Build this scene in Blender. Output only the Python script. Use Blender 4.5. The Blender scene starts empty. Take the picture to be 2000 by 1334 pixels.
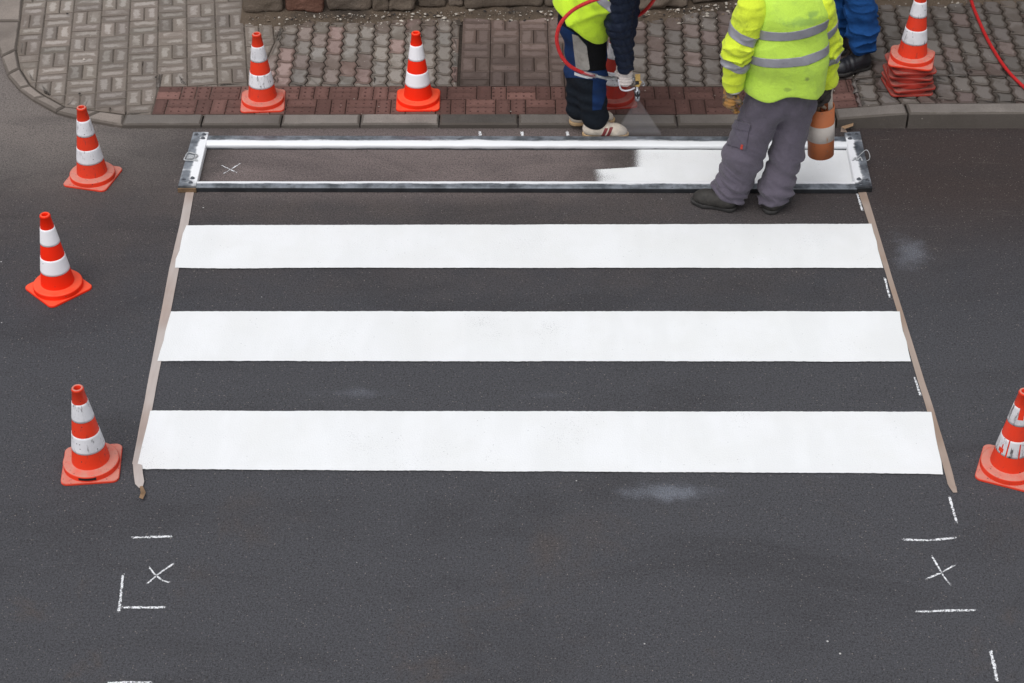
import bpy, bmesh, math, random
import numpy as np
from mathutils import Vector, Matrix
random.seed(7); np.random.seed(7)
R = math.radians
scene = bpy.context.scene
COL = scene.collection

# ------------------------------------------------------------------ camera
F, PITCH, HC, CX, CY = 3476.0, R(37.5), 5.9, 1000.0, 667.0
cam_d = bpy.data.cameras.new("camera"); cam = bpy.data.objects.new("camera", cam_d); COL.objects.link(cam)
cam.location = (0, 0, HC); cam.rotation_euler = (R(90) - PITCH, 0, 0)
cam_d.sensor_width = 36; cam_d.lens = 36 * F / 2000; cam_d.clip_end = 500; cam_d.clip_start = .05
scene.camera = cam
sp, cp = math.sin(PITCH), math.cos(PITCH)
CAM = Vector((0, 0, HC))

def ray(u, v):
    a, b = (u - CX) / F, (CY - v) / F
    return Vector((a, cp + sp * b, -sp + cp * b))
def G(u, v, z=0.0):
    d = ray(u, v); t = (z - HC) / d.z
    return CAM + d * t
def W(u, v, Y):
    d = ray(u, v); return CAM + d * (Y / d.y)

# ------------------------------------------------------------------ objects
def props(o, label=None, cat=None, group=None, kind=None):
    if label: o['label'] = label
    if cat: o['category'] = cat
    if group: o['group'] = group
    if kind: o['kind'] = kind
    return o
def empty(name, loc, label, cat, group=None, rz=0):
    o = bpy.data.objects.new(name, None); COL.objects.link(o)
    o.empty_display_size = .1
    o.location = loc; o.rotation_euler = (0, 0, rz)
    return props(o, label, cat, group)
def mobj(name, verts, faces, mat=None, parent=None, smooth=True, base=None):
    """one mesh object; verts in world space, or minus base for a child of a thing standing at base"""
    me = bpy.data.meshes.new(name)
    if base is not None:
        verts = [(v[0] - base[0], v[1] - base[1], v[2] - base[2]) for v in verts]
    me.from_pydata([tuple(map(float, v)) for v in verts], [], [tuple(map(int, f)) for f in faces])
    me.validate()
    if smooth: me.polygons.foreach_set('use_smooth', [True] * len(me.polygons))
    if mat: me.materials.append(mat)
    me.update()
    o = bpy.data.objects.new(name, me); COL.objects.link(o)
    if parent: o.parent = parent
    return o
def from_bm(name, bm, mat=None, parent=None, smooth=False):
    bmesh.ops.recalc_face_normals(bm, faces=bm.faces[:])
    me = bpy.data.meshes.new(name); bm.to_mesh(me); bm.free()
    if smooth: me.polygons.foreach_set('use_smooth', [True] * len(me.polygons))
    if mat: me.materials.append(mat)
    o = bpy.data.objects.new(name, me); COL.objects.link(o)
    if parent: o.parent = parent
    return o

# ------------------------------------------------------------------ materials
class NT:
    def __init__(s, name):
        s.m = bpy.data.materials.new(name); s.m.use_nodes = True
        s.t = s.m.node_tree; s.t.nodes.clear()
        s.out = s.t.nodes.new('ShaderNodeOutputMaterial')
        s.tc = None
    def n(s, typ, **kw):
        nd = s.t.nodes.new(typ)
        for k, v in kw.items(): setattr(nd, k, v)
        return nd
    def l(s, a, b): s.t.links.new(a, b)
    def setin(s, sock, v):
        if hasattr(v, 'is_linked') or isinstance(v, bpy.types.NodeSocket): s.l(v, sock)
        else:
            if isinstance(v, (tuple, list)) and len(v) == 3 and sock.type == 'RGBA': v = (*v, 1)
            sock.default_value = v
    def co(s, kind='Object'):
        if s.tc is None: s.tc = s.n('ShaderNodeTexCoord')
        return s.tc.outputs[kind]
    def mapping(s, co, scale=(1, 1, 1), rot=(0, 0, 0), loc=(0, 0, 0)):
        m = s.n('ShaderNodeMapping'); s.l(co, m.inputs[0])
        m.inputs['Scale'].default_value = scale; m.inputs['Rotation'].default_value = rot; m.inputs['Location'].default_value = loc
        return m.outputs[0]
    def noise(s, scale, detail=3, rough=.55, co=None, dist=0, out='Fac'):
        nd = s.n('ShaderNodeTexNoise'); s.l(co or s.co(), nd.inputs['Vector'])
        nd.inputs['Scale'].default_value = scale; nd.inputs['Detail'].default_value = detail
        nd.inputs['Roughness'].default_value = rough; nd.inputs['Distortion'].default_value = dist
        return nd.outputs[out]
    def vor(s, scale, out='Distance', co=None, feature='F1', rand=1):
        nd = s.n('ShaderNodeTexVoronoi', feature=feature); s.l(co or s.co(), nd.inputs['Vector'])
        nd.inputs['Scale'].default_value = scale; nd.inputs['Randomness'].default_value = rand
        return nd.outputs[out]
    def math(s, op, a, b=None, c=None, clamp=False):
        nd = s.n('ShaderNodeMath', operation=op, use_clamp=clamp)
        for i, x in enumerate((a, b, c)):
            if x is not None: s.setin(nd.inputs[i], x)
        return nd.outputs[0]
    def rng(s, v, a, b, c=0.0, d=1.0, smooth=True):
        nd = s.n('ShaderNodeMapRange', interpolation_type='SMOOTHSTEP' if smooth else 'LINEAR', clamp=True)
        s.setin(nd.inputs[0], v)
        for i, x in zip((1, 2, 3, 4), (a, b, c, d)): s.setin(nd.inputs[i], x)
        return nd.outputs[0]
    def mix(s, fac, a, b, blend='MIX'):
        nd = s.n('ShaderNodeMix', data_type='RGBA', blend_type=blend)
        s.setin(nd.inputs[0], fac); s.setin(nd.inputs[6], a); s.setin(nd.inputs[7], b)
        return nd.outputs[2]
    def attr(s, name, out='Fac'):
        return s.n('ShaderNodeAttribute', attribute_name=name).outputs[out]
    def sep(s, co):
        nd = s.n('ShaderNodeSeparateXYZ'); s.l(co, nd.inputs[0]); return nd.outputs
    def island(s): return s.n('ShaderNodeNewGeometry').outputs['Random Per Island']
    def bump(s, h, strength=.3, dist=.01):
        nd = s.n('ShaderNodeBump'); s.l(h, nd.inputs['Height'])
        nd.inputs['Strength'].default_value = strength; nd.inputs['Distance'].default_value = dist
        return nd.outputs[0]
    def bsdf(s, col, rough=.8, metal=0, normal=None, spec=.3, alpha=None, **kw):
        b = s.n('ShaderNodeBsdfPrincipled')
        s.setin(b.inputs['Base Color'], col); s.setin(b.inputs['Roughness'], rough); s.setin(b.inputs['Metallic'], metal)
        s.setin(b.inputs['Specular IOR Level'], spec)
        if normal is not None: s.l(normal, b.inputs['Normal'])
        if alpha is not None: s.setin(b.inputs['Alpha'], alpha)
        for k, v in kw.items(): s.setin(b.inputs[k], v)
        s.l(b.outputs[0], s.out.inputs[0]); return s.m

def srgb(r, g, b, k=1.0):
    f = lambda c: ((c / 255 / 12.92) if c <= 10 else ((c / 255 + .055) / 1.055) ** 2.4) * k
    return (f(r), f(g), f(b))

def fabric(name, col, dirt=.25, dirtcol=None, rough=.9, bump=.25, wr=14, sheen=.1, stains=()):
    n = NT(name)
    d = n.rng(n.noise(9, 5, .65), .48, .75, 0, dirt)
    fine = n.rng(n.noise(160, 2), .3, .7, .94, 1.05, False)
    c = n.mix(d, col, dirtcol or tuple(x * .45 for x in col))
    c = n.mix(1.0, c, fine, 'MULTIPLY')
    for (ctr, rad, sc, k) in stains:                    # grease marks with a place of their own on the garment
        vm = n.n('ShaderNodeVectorMath', operation='SUBTRACT'); n.l(n.co(), vm.inputs[0]); vm.inputs[1].default_value = ctr
        vd = n.n('ShaderNodeVectorMath', operation='DIVIDE'); n.l(vm.outputs[0], vd.inputs[0]); vd.inputs[1].default_value = rad
        vl = n.n('ShaderNodeVectorMath', operation='LENGTH'); n.l(vd.outputs[0], vl.inputs[0])
        mk = n.math('MULTIPLY', n.rng(n.math('ADD', vl.outputs['Value'], n.math('MULTIPLY', n.math('SUBTRACT', n.noise(22, 5, .7), .5), 1.6)), 1.0, .35), k)
        c = n.mix(mk, c, sc)
    h = n.math('ADD', n.math('MULTIPLY', n.noise(wr, 4, .6, dist=.6), 1.0), n.math('MULTIPLY', n.noise(260, 2), .12))
    return n.bsdf(c, rough, normal=n.bump(h, min(1, bump * 2.2), .02), spec=.2, **{'Sheen Weight': sheen})

def plain(name, col, rough=.5, metal=0, var=.15, spec=.4, scale=30):
    n = NT(name)
    k = n.rng(n.noise(scale, 4, .6), .3, .7, 1 - var, 1 + var, False)
    c = n.mix(1.0, col, k, 'MULTIPLY')
    return n.bsdf(c, rough, metal, normal=n.bump(n.noise(scale * 4, 3), .1, .004), spec=spec)

M = {}
def asphalt():
    n = NT('asphalt'); co = n.co('Object'); xyz = n.sep(co); X, Y = xyz[0], xyz[1]
    big = n.noise(.55, 4, .6); mid = n.noise(3.2, 5, .65); fine = n.noise(92, 4, .72)
    # dust brought onto the road near the kerb and the side street
    dust = n.math('ADD', Y, n.math('MULTIPLY', n.math('SUBTRACT', mid, .5), 1.6))
    dust = n.rng(dust, 7.6, 9.9)
    rightdark = n.rng(X, 1.0, 3.0, 1.0, .35)
    dust = n.math('MULTIPLY', dust, rightdark)
    leftd = n.math('MULTIPLY', n.rng(n.math('ADD', X, n.math('MULTIPLY', mid, .6)), -1.5, -2.6), n.rng(n.math('ADD', Y, n.math('MULTIPLY', mid, .5)), 9.35, 10.3))
    c = n.mix(n.rng(Y, 8.7, 7.2), (.049, .0485, .0545), (.0640, .0640, .0705))
    c = n.mix(dust, c, (.083, .0685, .064))
    fr = n.math('MULTIPLY', n.math('MULTIPLY', n.rng(Y, 9.0, 9.35), n.rng(Y, 10.1, 9.8)), n.math('MULTIPLY', n.rng(n.math('ADD', X, mid), -1.6, -1.1), n.rng(n.math('ADD', X, mid), 1.35, .7)))
    c = n.mix(n.math('MULTIPLY', fr, .8), c, (.180, .145, .139))
    rt = n.math('MULTIPLY', n.rng(Y, 8.3, 9.3), n.rng(n.math('ADD', X, mid), 1.9, 3.1))
    c = n.mix(n.math('MULTIPLY', rt, .85), c, (.045, .0325, .0295))
    c = n.mix(n.math('MULTIPLY', n.math('MULTIPLY', n.rng(X, -1.7, -2.6), n.rng(Y, 8.9, 9.6)), .85), c, (.098, .089, .085))
    c = n.mix(leftd, c, (.165, .142, .130))
    br = n.math('MULTIPLY', n.rng(n.noise(1.3, 5, .7, dist=.4), .54, .74), n.rng(Y, 7.2, 5.6))
    c = n.mix(n.math('MULTIPLY', br, .75), c, (.082, .066, .059))
    rub = n.math('MULTIPLY', n.rng(n.noise(1.5, 5, .65, co=n.mapping(co, (.5, 1.3, 1)), dist=.6), .46, .68), .30)
    c = n.mix(rub, c, (.030, .028, .030))
    streak = n.noise(9, 4, .7, co=n.mapping(co, (.25, 2.2, 1)))
    c = n.mix(n.math('MULTIPLY', n.rng(streak, .60, .76), n.math('MULTIPLY', n.rng(Y, 8.0, 9.0), .34)), c, (.17, .155, .145))
    # aggregate
    c = n.mix(1.0, c, n.rng(fine, .30, .70, .56, 1.44, False), 'MULTIPLY')
    c = n.mix(1.0, c, n.rng(n.noise(230, 2), .3, .7, .62, 1.38, False), 'MULTIPLY')
    cell = n.vor(120, 'Color'); cd = n.vor(120)
    cs = n.sep(cell)
    st = n.math('MULTIPLY', n.math('GREATER_THAN', cs[0], .955), n.rng(cd, .42, .28))
    c = n.mix(n.math('MULTIPLY', st, n.rng(cs[1], 0, 1, .25, .95, False)), c, (.24, .215, .195))
    pit = n.math('MULTIPLY', n.math('LESS_THAN', cs[2], .10), n.rng(cd, .45, .3))
    c = n.mix(n.math('MULTIPLY', pit, .6), c, (.018, .017, .018))
    c2 = n.vor(22, 'Color'); d2 = n.vor(22); q = n.sep(c2)
    dot = n.math('MULTIPLY', n.math('GREATER_THAN', q[0], .9945), n.rng(d2, .13, .09))
    c = n.mix(dot, c, (.5, .49, .48))
    # paint overspray that settled on the road
    haze = n.noise(150, 3, .75); sp_ = None; mid2 = n.noise(7, 4, .65)
    for (u, v, rx, ry, k) in ((1778, 492, .17, .30, .62), (1300, 962, .36, .11, .7), (690, 768, .30, .07, .5), (1075, 772, .22, .06, .4),
                              (1600, 712, .2, .04, .25), (1760, 800, .2, .03, .3), (1800, 640, .2, .3, .2), (1915, 905, .22, .22, .35),
                              (1620, 930, .35, .03, .35), (300, 612, .3, .03, .25), (460, 436, .6, .03, .3)):
        p = G(u, v)
        dx = n.math('DIVIDE', n.math('SUBTRACT', X, p.x), rx); dy = n.math('DIVIDE', n.math('SUBTRACT', Y, p.y), ry)
        dd = n.math('SQRT', n.math('ADD', n.math('MULTIPLY', dx, dx), n.math('MULTIPLY', dy, dy)))
        dd = n.math('ADD', dd, n.math('MULTIPLY', n.math('SUBTRACT', mid2, .5), 1.5)); mk = n.math('MULTIPLY', n.rng(dd, 1.25, 0), k)
        sp_ = mk if sp_ is None else n.math('MAXIMUM', sp_, mk)
    spk = n.math('MULTIPLY', n.rng(n.math('ADD', n.math('MULTIPLY', sp_, .45), n.math('MULTIPLY', haze, .8)), .50, .92, 0, .55), n.rng(sp_, 0, .4))
    c = n.mix(spk, c, (.30, .325, .385))
    h = n.math('ADD', fine, n.math('MULTIPLY', n.vor(120), .8))
    return n.bsdf(c, .88, normal=n.bump(h, .55, .006), spec=.25)
M['asphalt'] = asphalt()

def paver_mat():
    n = NT('paver_concrete'); co = n.co()
    e = n.attr('edge'); dirt = n.attr('dirt'); col = n.attr('tone', 'Color'); wetk = n.attr('wet')
    r = n.island(); nz = n.noise(22, 5, .65); fine = n.noise(190, 3, .7)
    e2 = n.math('ADD', e, n.math('MULTIPLY', n.math('SUBTRACT', nz, .5), 1.9))
    damp = n.math('MULTIPLY', n.rng(e2, .92, .50), wetk)
    pat = n.math('MULTIPLY', n.rng(n.noise(3.2, 4, .6), .50, .64), n.math('MULTIPLY', wetk, .75))
    damp = n.math('MAXIMUM', damp, pat)
    c = n.mix(1.0, col, n.rng(r, 0, 1, .82, 1.16, False), 'MULTIPLY')
    c = n.mix(damp, c, n.mix(1.0, c, (.58, .54, .505), 'MULTIPLY'))
    c = n.mix(1.0, c, n.rng(fine, .3, .7, .82, 1.18, False), 'MULTIPLY')
    dm = n.rng(n.math('ADD', dirt, n.math('MULTIPLY', n.math('SUBTRACT', n.noise(6, 5, .7), .5), .9)), .35, .75)
    c = n.mix(n.math('MULTIPLY', dm, .85), c, n.mix(n.noise(30, 4, .7), (.10, .075, .058), (.165, .135, .112)))
    q = n.sep(n.vor(35, 'Color')); d2 = n.vor(35)
    dot = n.math('MULTIPLY', n.math('GREATER_THAN', q[0], .985), n.rng(d2, .16, .1))
    c = n.mix(n.math('MULTIPLY', dot, .7), c, (.55, .52, .48))
    rough = n.math('SUBTRACT', .9, n.math('MULTIPLY', damp, .28))
    return n.bsdf(c, rough, normal=n.bump(n.math('ADD', fine, n.math('MULTIPLY', nz, .6)), .35, .004), spec=.3)
M['paver'] = paver_mat()

def kerb_mat():
    n = NT('kerb_concrete'); e = n.attr('edge'); col = n.attr('tone', 'Color')
    z = n.sep(n.co())[2]; nz = n.noise(7, 5, .65); fine = n.noise(160, 3, .7)
    c = n.mix(1.0, col, n.rng(n.noise(3, 4, .6), .3, .7, .75, 1.2, False), 'MULTIPLY')
    c = n.mix(1.0, c, n.rng(fine, .3, .7, .78, 1.22, False), 'MULTIPLY')
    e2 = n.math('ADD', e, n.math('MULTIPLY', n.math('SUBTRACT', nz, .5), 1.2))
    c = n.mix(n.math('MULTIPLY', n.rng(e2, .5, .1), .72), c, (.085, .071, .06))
    return n.bsdf(c, .92, normal=n.bump(n.math('ADD', fine, nz), .4, .005), spec=.2)
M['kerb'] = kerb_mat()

def soil_mat():
    n = NT('soil'); c = n.mix(n.noise(14, 6, .7), (.085, .06, .043), (.185, .145, .11))
    c = n.mix(n.rng(n.noise(3, 4), .5, .7, 0, .8), c, (.06, .05, .043))
    q = n.sep(n.vor(60, 'Color')); d = n.vor(60)
    c = n.mix(n.math('MULTIPLY', n.math('GREATER_THAN', q[0], .93), n.rng(d, .35, .2)), c, (.42, .39, .35))
    return n.bsdf(c, .95, normal=n.bump(n.noise(55, 6, .75), .9, .02), spec=.1)
M['soil'] = soil_mat()

def stone_mat():
    n = NT('wall_stone'); r = n.island()
    a = n.mix(r, (.21, .17, .135), (.30, .245, .20))
    c = n.mix(n.noise(7, 6, .7), n.mix(1.0, a, (.50, .47, .45), 'MULTIPLY'), a)
    c = n.mix(n.math('MULTIPLY', n.rng(n.noise(2.2, 4), .52, .64), .6), c, (.13, .105, .085))
    c = n.mix(n.math('MULTIPLY', n.math('GREATER_THAN', r, .84), .8), c, (.19, .085, .06))
    return n.bsdf(c, .95, normal=n.bump(n.noise(38, 7, .75), .9, .02), spec=.1)
def bed_mat():
    n = NT('joint_bed'); x = n.sep(n.co())[0]
    c = n.mix(n.rng(x, -1.75, -1.4), (.125, .105, .088), (.045, .036, .030)); c = n.mix(1.0, c, n.rng(n.noise(40, 4), .3, .7, .7, 1.3, False), 'MULTIPLY')
    return n.bsdf(c, .95, spec=.1)
M['bed'] = bed_mat()
M['stone'] = stone_mat()
M['mortar'] = plain('wall_mortar', (.10, .08, .065), .95, var=.5, spec=.1, scale=18)

def paint_mat(name, alpha_attr=False, col=(.80, .81, .82)):
    n = NT(name); nz = n.noise(150, 3, .75); b = n.noise(2.4, 4, .6)
    c = n.mix(n.rng(b, .35, .7, 0, .6), col, (.74, .745, .735))
    lines = n.noise(3.5, 3, .6, co=n.mapping(n.co(), (1, .25, 1)))
    c = n.mix(n.rng(lines, .42, .62, 0, .5), c, (.735, .745, .745))
    thin = n.math('ADD', n.math('MULTIPLY', n.noise(2.0, 3), .55), nz)
    c = n.mix(n.rng(thin, .96, 1.05, 0, .6), c, (.24, .24, .25))
    q = n.sep(n.vor(85, 'Color')); d = n.vor(85)
    c = n.mix(n.math('MULTIPLY', n.math('MULTIPLY', n.math('GREATER_THAN', q[0], .94), n.rng(d, .30, .15)), n.rng(n.noise(3.1, 3), .45, .65, .05, .5)), c, (.2, .2, .21))
    h = n.math('ADD', n.noise(110, 3, .7), n.math('MULTIPLY', n.vor(130), .6))
    nrm = n.bump(h, .3, .004)
    if not alpha_attr: return n.bsdf(c, .55, normal=nrm, spec=.35)
    th = n.attr('thick')
    g = n.math('ADD', th, n.math('MULTIPLY', n.math('SUBTRACT', n.noise(240, 2, .7), .5), 2.0))
    g = n.math('ADD', g, n.math('MULTIPLY', n.math('SUBTRACT', n.noise(14, 3, .6), .5), .06))
    al = n.rng(g, .34, .76)
    return n.bsdf(c, .6, normal=nrm, spec=.3, alpha=al)
M['paint'] = paint_mat('road_paint'); M['fresh_paint'] = paint_mat('fresh_road_paint', True)
def chalk_mat():
    n = NT('chalk'); th = n.attr('thick')
    g = n.math('ADD', th, n.math('MULTIPLY', n.math('SUBTRACT', n.noise(130, 3, .8), .5), 2.3))
    return n.bsdf((.78, .79, .81), .9, alpha=n.rng(g, .40, .62), spec=.1)
M['chalk'] = chalk_mat()

def tape_mat(name, col, spray):
    n = NT(name); c = n.mix(n.noise(6, 5, .6), col, tuple(x * .82 for x in col))
    c = n.mix(n.math('MULTIPLY', n.rng(n.noise(1.6, 3), .35, .6), spray), c, (.55, .53, .52))
    c = n.mix(1.0, c, n.rng(n.noise(40, 3, co=n.mapping(n.co(), (1, .1, 1))), .3, .7, .93, 1.07, False), 'MULTIPLY')
    return n.bsdf(c, .75, normal=n.bump(n.noise(30, 4), .25, .006), spec=.3)
M['tape_pale'] = tape_mat('masking_tape_pale', (.41, .325, .285), .42)
M['tape_brown'] = tape_mat('masking_tape_brown', (.325, .235, .18), .2)
M['tape_back'] = tape_mat('masking_tape_back', (.30, .19, .11), 0)

def frame_mat():
    n = NT('sprayed_metal'); p = n.attr('paint'); nz = n.noise(3.2, 6, .7, co=n.mapping(n.co(), (.7, 3, 3)), dist=.8); f = n.noise(70, 3, .7)
    k = n.math('ADD', p, n.math('MULTIPLY', n.math('SUBTRACT', nz, .5), 1.05))
    k = n.math('ADD', k, n.math('MULTIPLY', n.math('SUBTRACT', f, .5), .14))
    met = n.mix(n.rng(n.noise(9, 5, .7), .3, .7), (.045, .052, .060), (.22, .24, .27))
    met = n.mix(n.rng(n.noise(16, 5, .7), .6, .72, 0, .75), met, (.03, .032, .036))
    c = n.mix(n.rng(k, .30, .66), met, (.83, .84, .86))
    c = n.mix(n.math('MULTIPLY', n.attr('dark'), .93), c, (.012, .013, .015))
    return n.bsdf(c, n.rng(k, .3, .7, .42, .6), normal=n.bump(n.math('ADD', f, nz), .3, .005), spec=.5)
M['frame'] = frame_mat()
M['wood'] = plain('plate_wood', (.16, .10, .055), .9, var=.4)
M['steel'] = plain('steel', (.42, .43, .45), .35, .9, .25)
M['paint_wire'] = plain('painted_wire', (.45, .46, .47), .5, .3, .4, scale=120)
M['bolt'] = plain('bolt_metal', (.16, .17, .19), .45, .6, .5, scale=140)

def cone_mat(name, col, worn, dust, dcol=(.52, .30, .255)):
    n = NT(name); co = n.co(); oi = n.n('ShaderNodeObjectInfo').outputs['Random']
    off = n.n('ShaderNodeVectorMath', operation='ADD'); n.l(co, off.inputs[0])
    cb = n.n('ShaderNodeCombineXYZ'); n.l(n.math('MULTIPLY', oi, 37.0), cb.inputs[0]); n.l(cb.outputs[0], off.inputs[1]); p = off.outputs[0]
    up = n.sep(n.n('ShaderNodeNewGeometry').outputs['Normal'])[2]
    c = n.mix(n.rng(n.noise(7, 4, .6, co=p), .35, .7, 0, .35 * worn + .05), col, tuple(min(1, x * .75 + .03) for x in col))
    top = n.math('MULTIPLY', n.rng(up, .45, .9), n.rng(n.noise(16, 5, .65, co=p), .2, .6, dust * .5, dust))
    c = n.mix(top, c, dcol)
    scr = n.noise(26, 5, .75, co=n.mapping(p, (1.6, 1.6, .35)))
    c = n.mix(n.rng(scr, .62 - .07 * worn, .74 - .06 * worn, 0, min(1, .75 * worn)), c, (.06, .05, .052))
    c = n.mix(n.rng(n.noise(5, 5, .7, co=p), .45, .75, 0, .45 * worn), c, tuple(x * .5 + .02 for x in col))
    q = n.sep(n.vor(75, 'Color', co=p)); d = n.vor(75, co=p)
    dot = n.math('MULTIPLY', n.math('GREATER_THAN', q[0], 1 - .05 * worn - .006), n.rng(d, .32, .2))
    c = n.mix(n.math('MULTIPLY', dot, .85), c, (.05, .045, .045))
    return n.bsdf(c, .55, normal=n.bump(n.noise(90, 3, co=p), .12, .003), spec=.2)
OR = (.95, .024, .003)
M['cone_clean'] = cone_mat('cone_orange_clean', OR, .0, .55, (.80, .16, .075))
M['cone_worn'] = cone_mat('cone_orange_worn', (.80, .048, .016), .75, .9, (.56, .255, .20))
M['cone_old'] = cone_mat('cone_red_old', (.40, .034, .022), .8, .85, (.27, .115, .095))
M['sleeve_clean'] = cone_mat('sleeve_white_clean', (.88, .86, .89), .08, 0)
M['sleeve_worn'] = cone_mat('sleeve_white_worn', (.78, .77, .80), 1.0, 0)
M['sleeve_torn'] = cone_mat('sleeve_white_torn', (.70, .68, .70), 1.3, 0)
M['rubber_black'] = plain('black_mark', (.012, .012, .013), .8)

# ------------------------------------------------------------------ setting: road, kerb, pavement
Yk = G(1000, 251).y                       # road face of the kerb
X0r, X1r = G(1490, 240).x, G(1775, 240).x
def zp(x, y=0):                            # pavement level: dropped at the crossing, full kerb to the right
    t = min(1, max(0, (x - X0r) / (X1r - X0r)))
    return .028 + .082 * t
def P(u, v):                               # pixel -> point on the pavement
    z = .03
    for _ in range(4):
        p = G(u, v, z); z = zp(p.x)
    return p
def grid_sheet(name, x0, x1, y0, y1, n, m, zf, mat):
    vs = [(x0 + (x1 - x0) * i / n, y0 + (y1 - y0) * j / m) for j in range(m + 1) for i in range(n + 1)]
    vs = [(x, y, zf(x, y)) for x, y in vs]
    fs = [(j * (n + 1) + i, j * (n + 1) + i + 1, (j + 1) * (n + 1) + i + 1, (j + 1) * (n + 1) + i) for j in range(m) for i in range(n)]
    return mobj(name, vs, fs, mat)
road = props(grid_sheet('road', -60, 60, -40, 80, 1, 1, lambda x, y: 0.0, M['asphalt']), kind='structure')

def area(p): return .5 * sum(p[i][0] * p[(i + 1) % len(p)][1] - p[(i + 1) % len(p)][0] * p[i][1] for i in range(len(p)))
def clip(poly, a, b):
    """keep what lies left of the line a->b"""
    out = []; s = lambda p: (b[0] - a[0]) * (p[1] - a[1]) - (b[1] - a[1]) * (p[0] - a[0])
    for i in range(len(poly)):
        p, q = poly[i], poly[(i + 1) % len(poly)]; sp1, sq = s(p), s(q)
        if sp1 >= 0: out.append(p)
        if (sp1 >= 0) != (sq >= 0):
            t = sp1 / (sp1 - sq); out.append((p[0] + (q[0] - p[0]) * t, p[1] + (q[1] - p[1]) * t))
    return out
def dedupe(p, eps=.004):
    out = []
    for q in p:
        if not out or math.hypot(q[0] - out[-1][0], q[1] - out[-1][1]) > eps: out.append(q)
    if len(out) > 1 and math.hypot(out[0][0] - out[-1][0], out[0][1] - out[-1][1]) <= eps: out.pop()
    return out
def inset(p, d):
    n = len(p); out = []
    for i in range(n):
        a, b, c = p[i - 1], p[i], p[(i + 1) % n]
        e1 = (b[0] - a[0], b[1] - a[1]); e2 = (c[0] - b[0], c[1] - b[1])
        l1 = math.hypot(*e1) or 1e-9; l2 = math.hypot(*e2) or 1e-9
        n1 = (-e1[1] / l1, e1[0] / l1); n2 = (-e2[1] / l2, e2[0] / l2)
        k = max(.35, 1 + n1[0] * n2[0] + n1[1] * n2[1])
        out.append((b[0] + (n1[0] + n2[0]) / k * d, b[1] + (n1[1] + n2[1]) / k * d))
    return out

class Blocks:
    def __init__(s): s.v, s.f, s.e, s.d, s.c, s.w = [], [], [], [], [], []
    def add(s, poly, zf, tone, dirt=0., gap=.003, bev=.006, edge_in=.028, depth=.05, tilt=.02, drop=0., wet=1.):
        poly = dedupe(poly)
        if len(poly) < 3: return
        ar = area(poly)
        if ar < 0: poly = poly[::-1]; ar = -ar
        if ar < .0012: return
        cx = sum(p[0] for p in poly) / len(poly); cy = sum(p[1] for p in poly) / len(poly)
        r = math.sqrt(ar)
        tx, ty = random.uniform(-tilt, tilt), random.uniform(-tilt, tilt); dz = random.uniform(-.002, .002) - drop
        Z = lambda p: zf(p[0], p[1]) + dz + tx * (p[0] - cx) + ty * (p[1] - cy)
        o = inset(poly, gap); b = inset(o, min(bev, r * .12)); e = inset(o, min(edge_in, r * .27))
        n = len(o); k = len(s.v)
        for ring, dzr, ev in ((o, -depth, 0), (o, -bev * .8, 0), (b, 0, .12), (e, 0, 1)):
            for p in ring:
                s.v.append((p[0], p[1], Z(p) + dzr)); s.e.append(ev); s.d.append(dirt); s.c.append(tone); s.w.append(wet)
        for q in range(3):
            for i in range(n):
                j = (i + 1) % n; s.f.append((k + q * n + i, k + q * n + j, k + (q + 1) * n + j, k + (q + 1) * n + i))
        s.f.append(tuple(k + 3 * n + i for i in range(n)))
    def build(s, name, mat, parent=None):
        o = mobj(name, s.v, s.f, mat, parent, smooth=False); me = o.data
        for nm, arr in (('edge', s.e), ('dirt', s.d), ('wet', s.w)):
            a = me.attributes.new(nm, 'FLOAT', 'POINT'); a.data.foreach_set('value', arr)
        a = me.attributes.new('tone', 'FLOAT_COLOR', 'POINT'); a.data.foreach_set('color', [x for c in s.c for x in (*c, 1)])
        return o

# kerb: straight run at the crossing, rising to full height, and the rounded corner
kb = Blocks()
KW = .135
inner_px = [(60, -120), (46, -20), (40, 40), (32, 95), (39, 132), (60, 166), (90, 187), (127, 207), (195, 216), (244, 222)]
outer_px = [(-18, -120), (-26, -20), (-22, 40), (2, 109), (14, 144), (37, 171), (64, 191), (109, 216), (162, 230), (240, 243)]
ki = [tuple(P(*p)[:2]) for p in inner_px]; ko = [tuple(G(p[0], p[1] + 3, .02)[:2]) for p in outer_px]
for i in range(len(ki) - 1):
    t = random.uniform(.85, 1.1)
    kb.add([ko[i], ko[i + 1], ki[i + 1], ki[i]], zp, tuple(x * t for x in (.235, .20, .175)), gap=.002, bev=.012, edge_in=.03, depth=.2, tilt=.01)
us = [240, 395, 550, 704, 858, 1012, 1168, 1322, 1480, 1630, 1768, 2040, 2330, 2600]
tones = {240: 1.0, 395: .95, 550: 1.35, 704: 1.4, 858: .52, 1012: .95, 1168: .9, 1322: .9, 1480: .95, 1630: 1.05, 1768: 1.15}
for a, b in zip(us[:-1], us[1:]):
    xa, xb = G(a, 245).x, G(b, 245).x; m = .004 if a < 1600 else .006
    t = tones.get(a, .9)
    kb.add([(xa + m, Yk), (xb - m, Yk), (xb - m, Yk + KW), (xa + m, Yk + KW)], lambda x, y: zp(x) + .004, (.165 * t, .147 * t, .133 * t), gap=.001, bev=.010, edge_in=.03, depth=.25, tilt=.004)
kerb = props(kb.build('kerb', M['kerb']), kind='structure')

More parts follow.
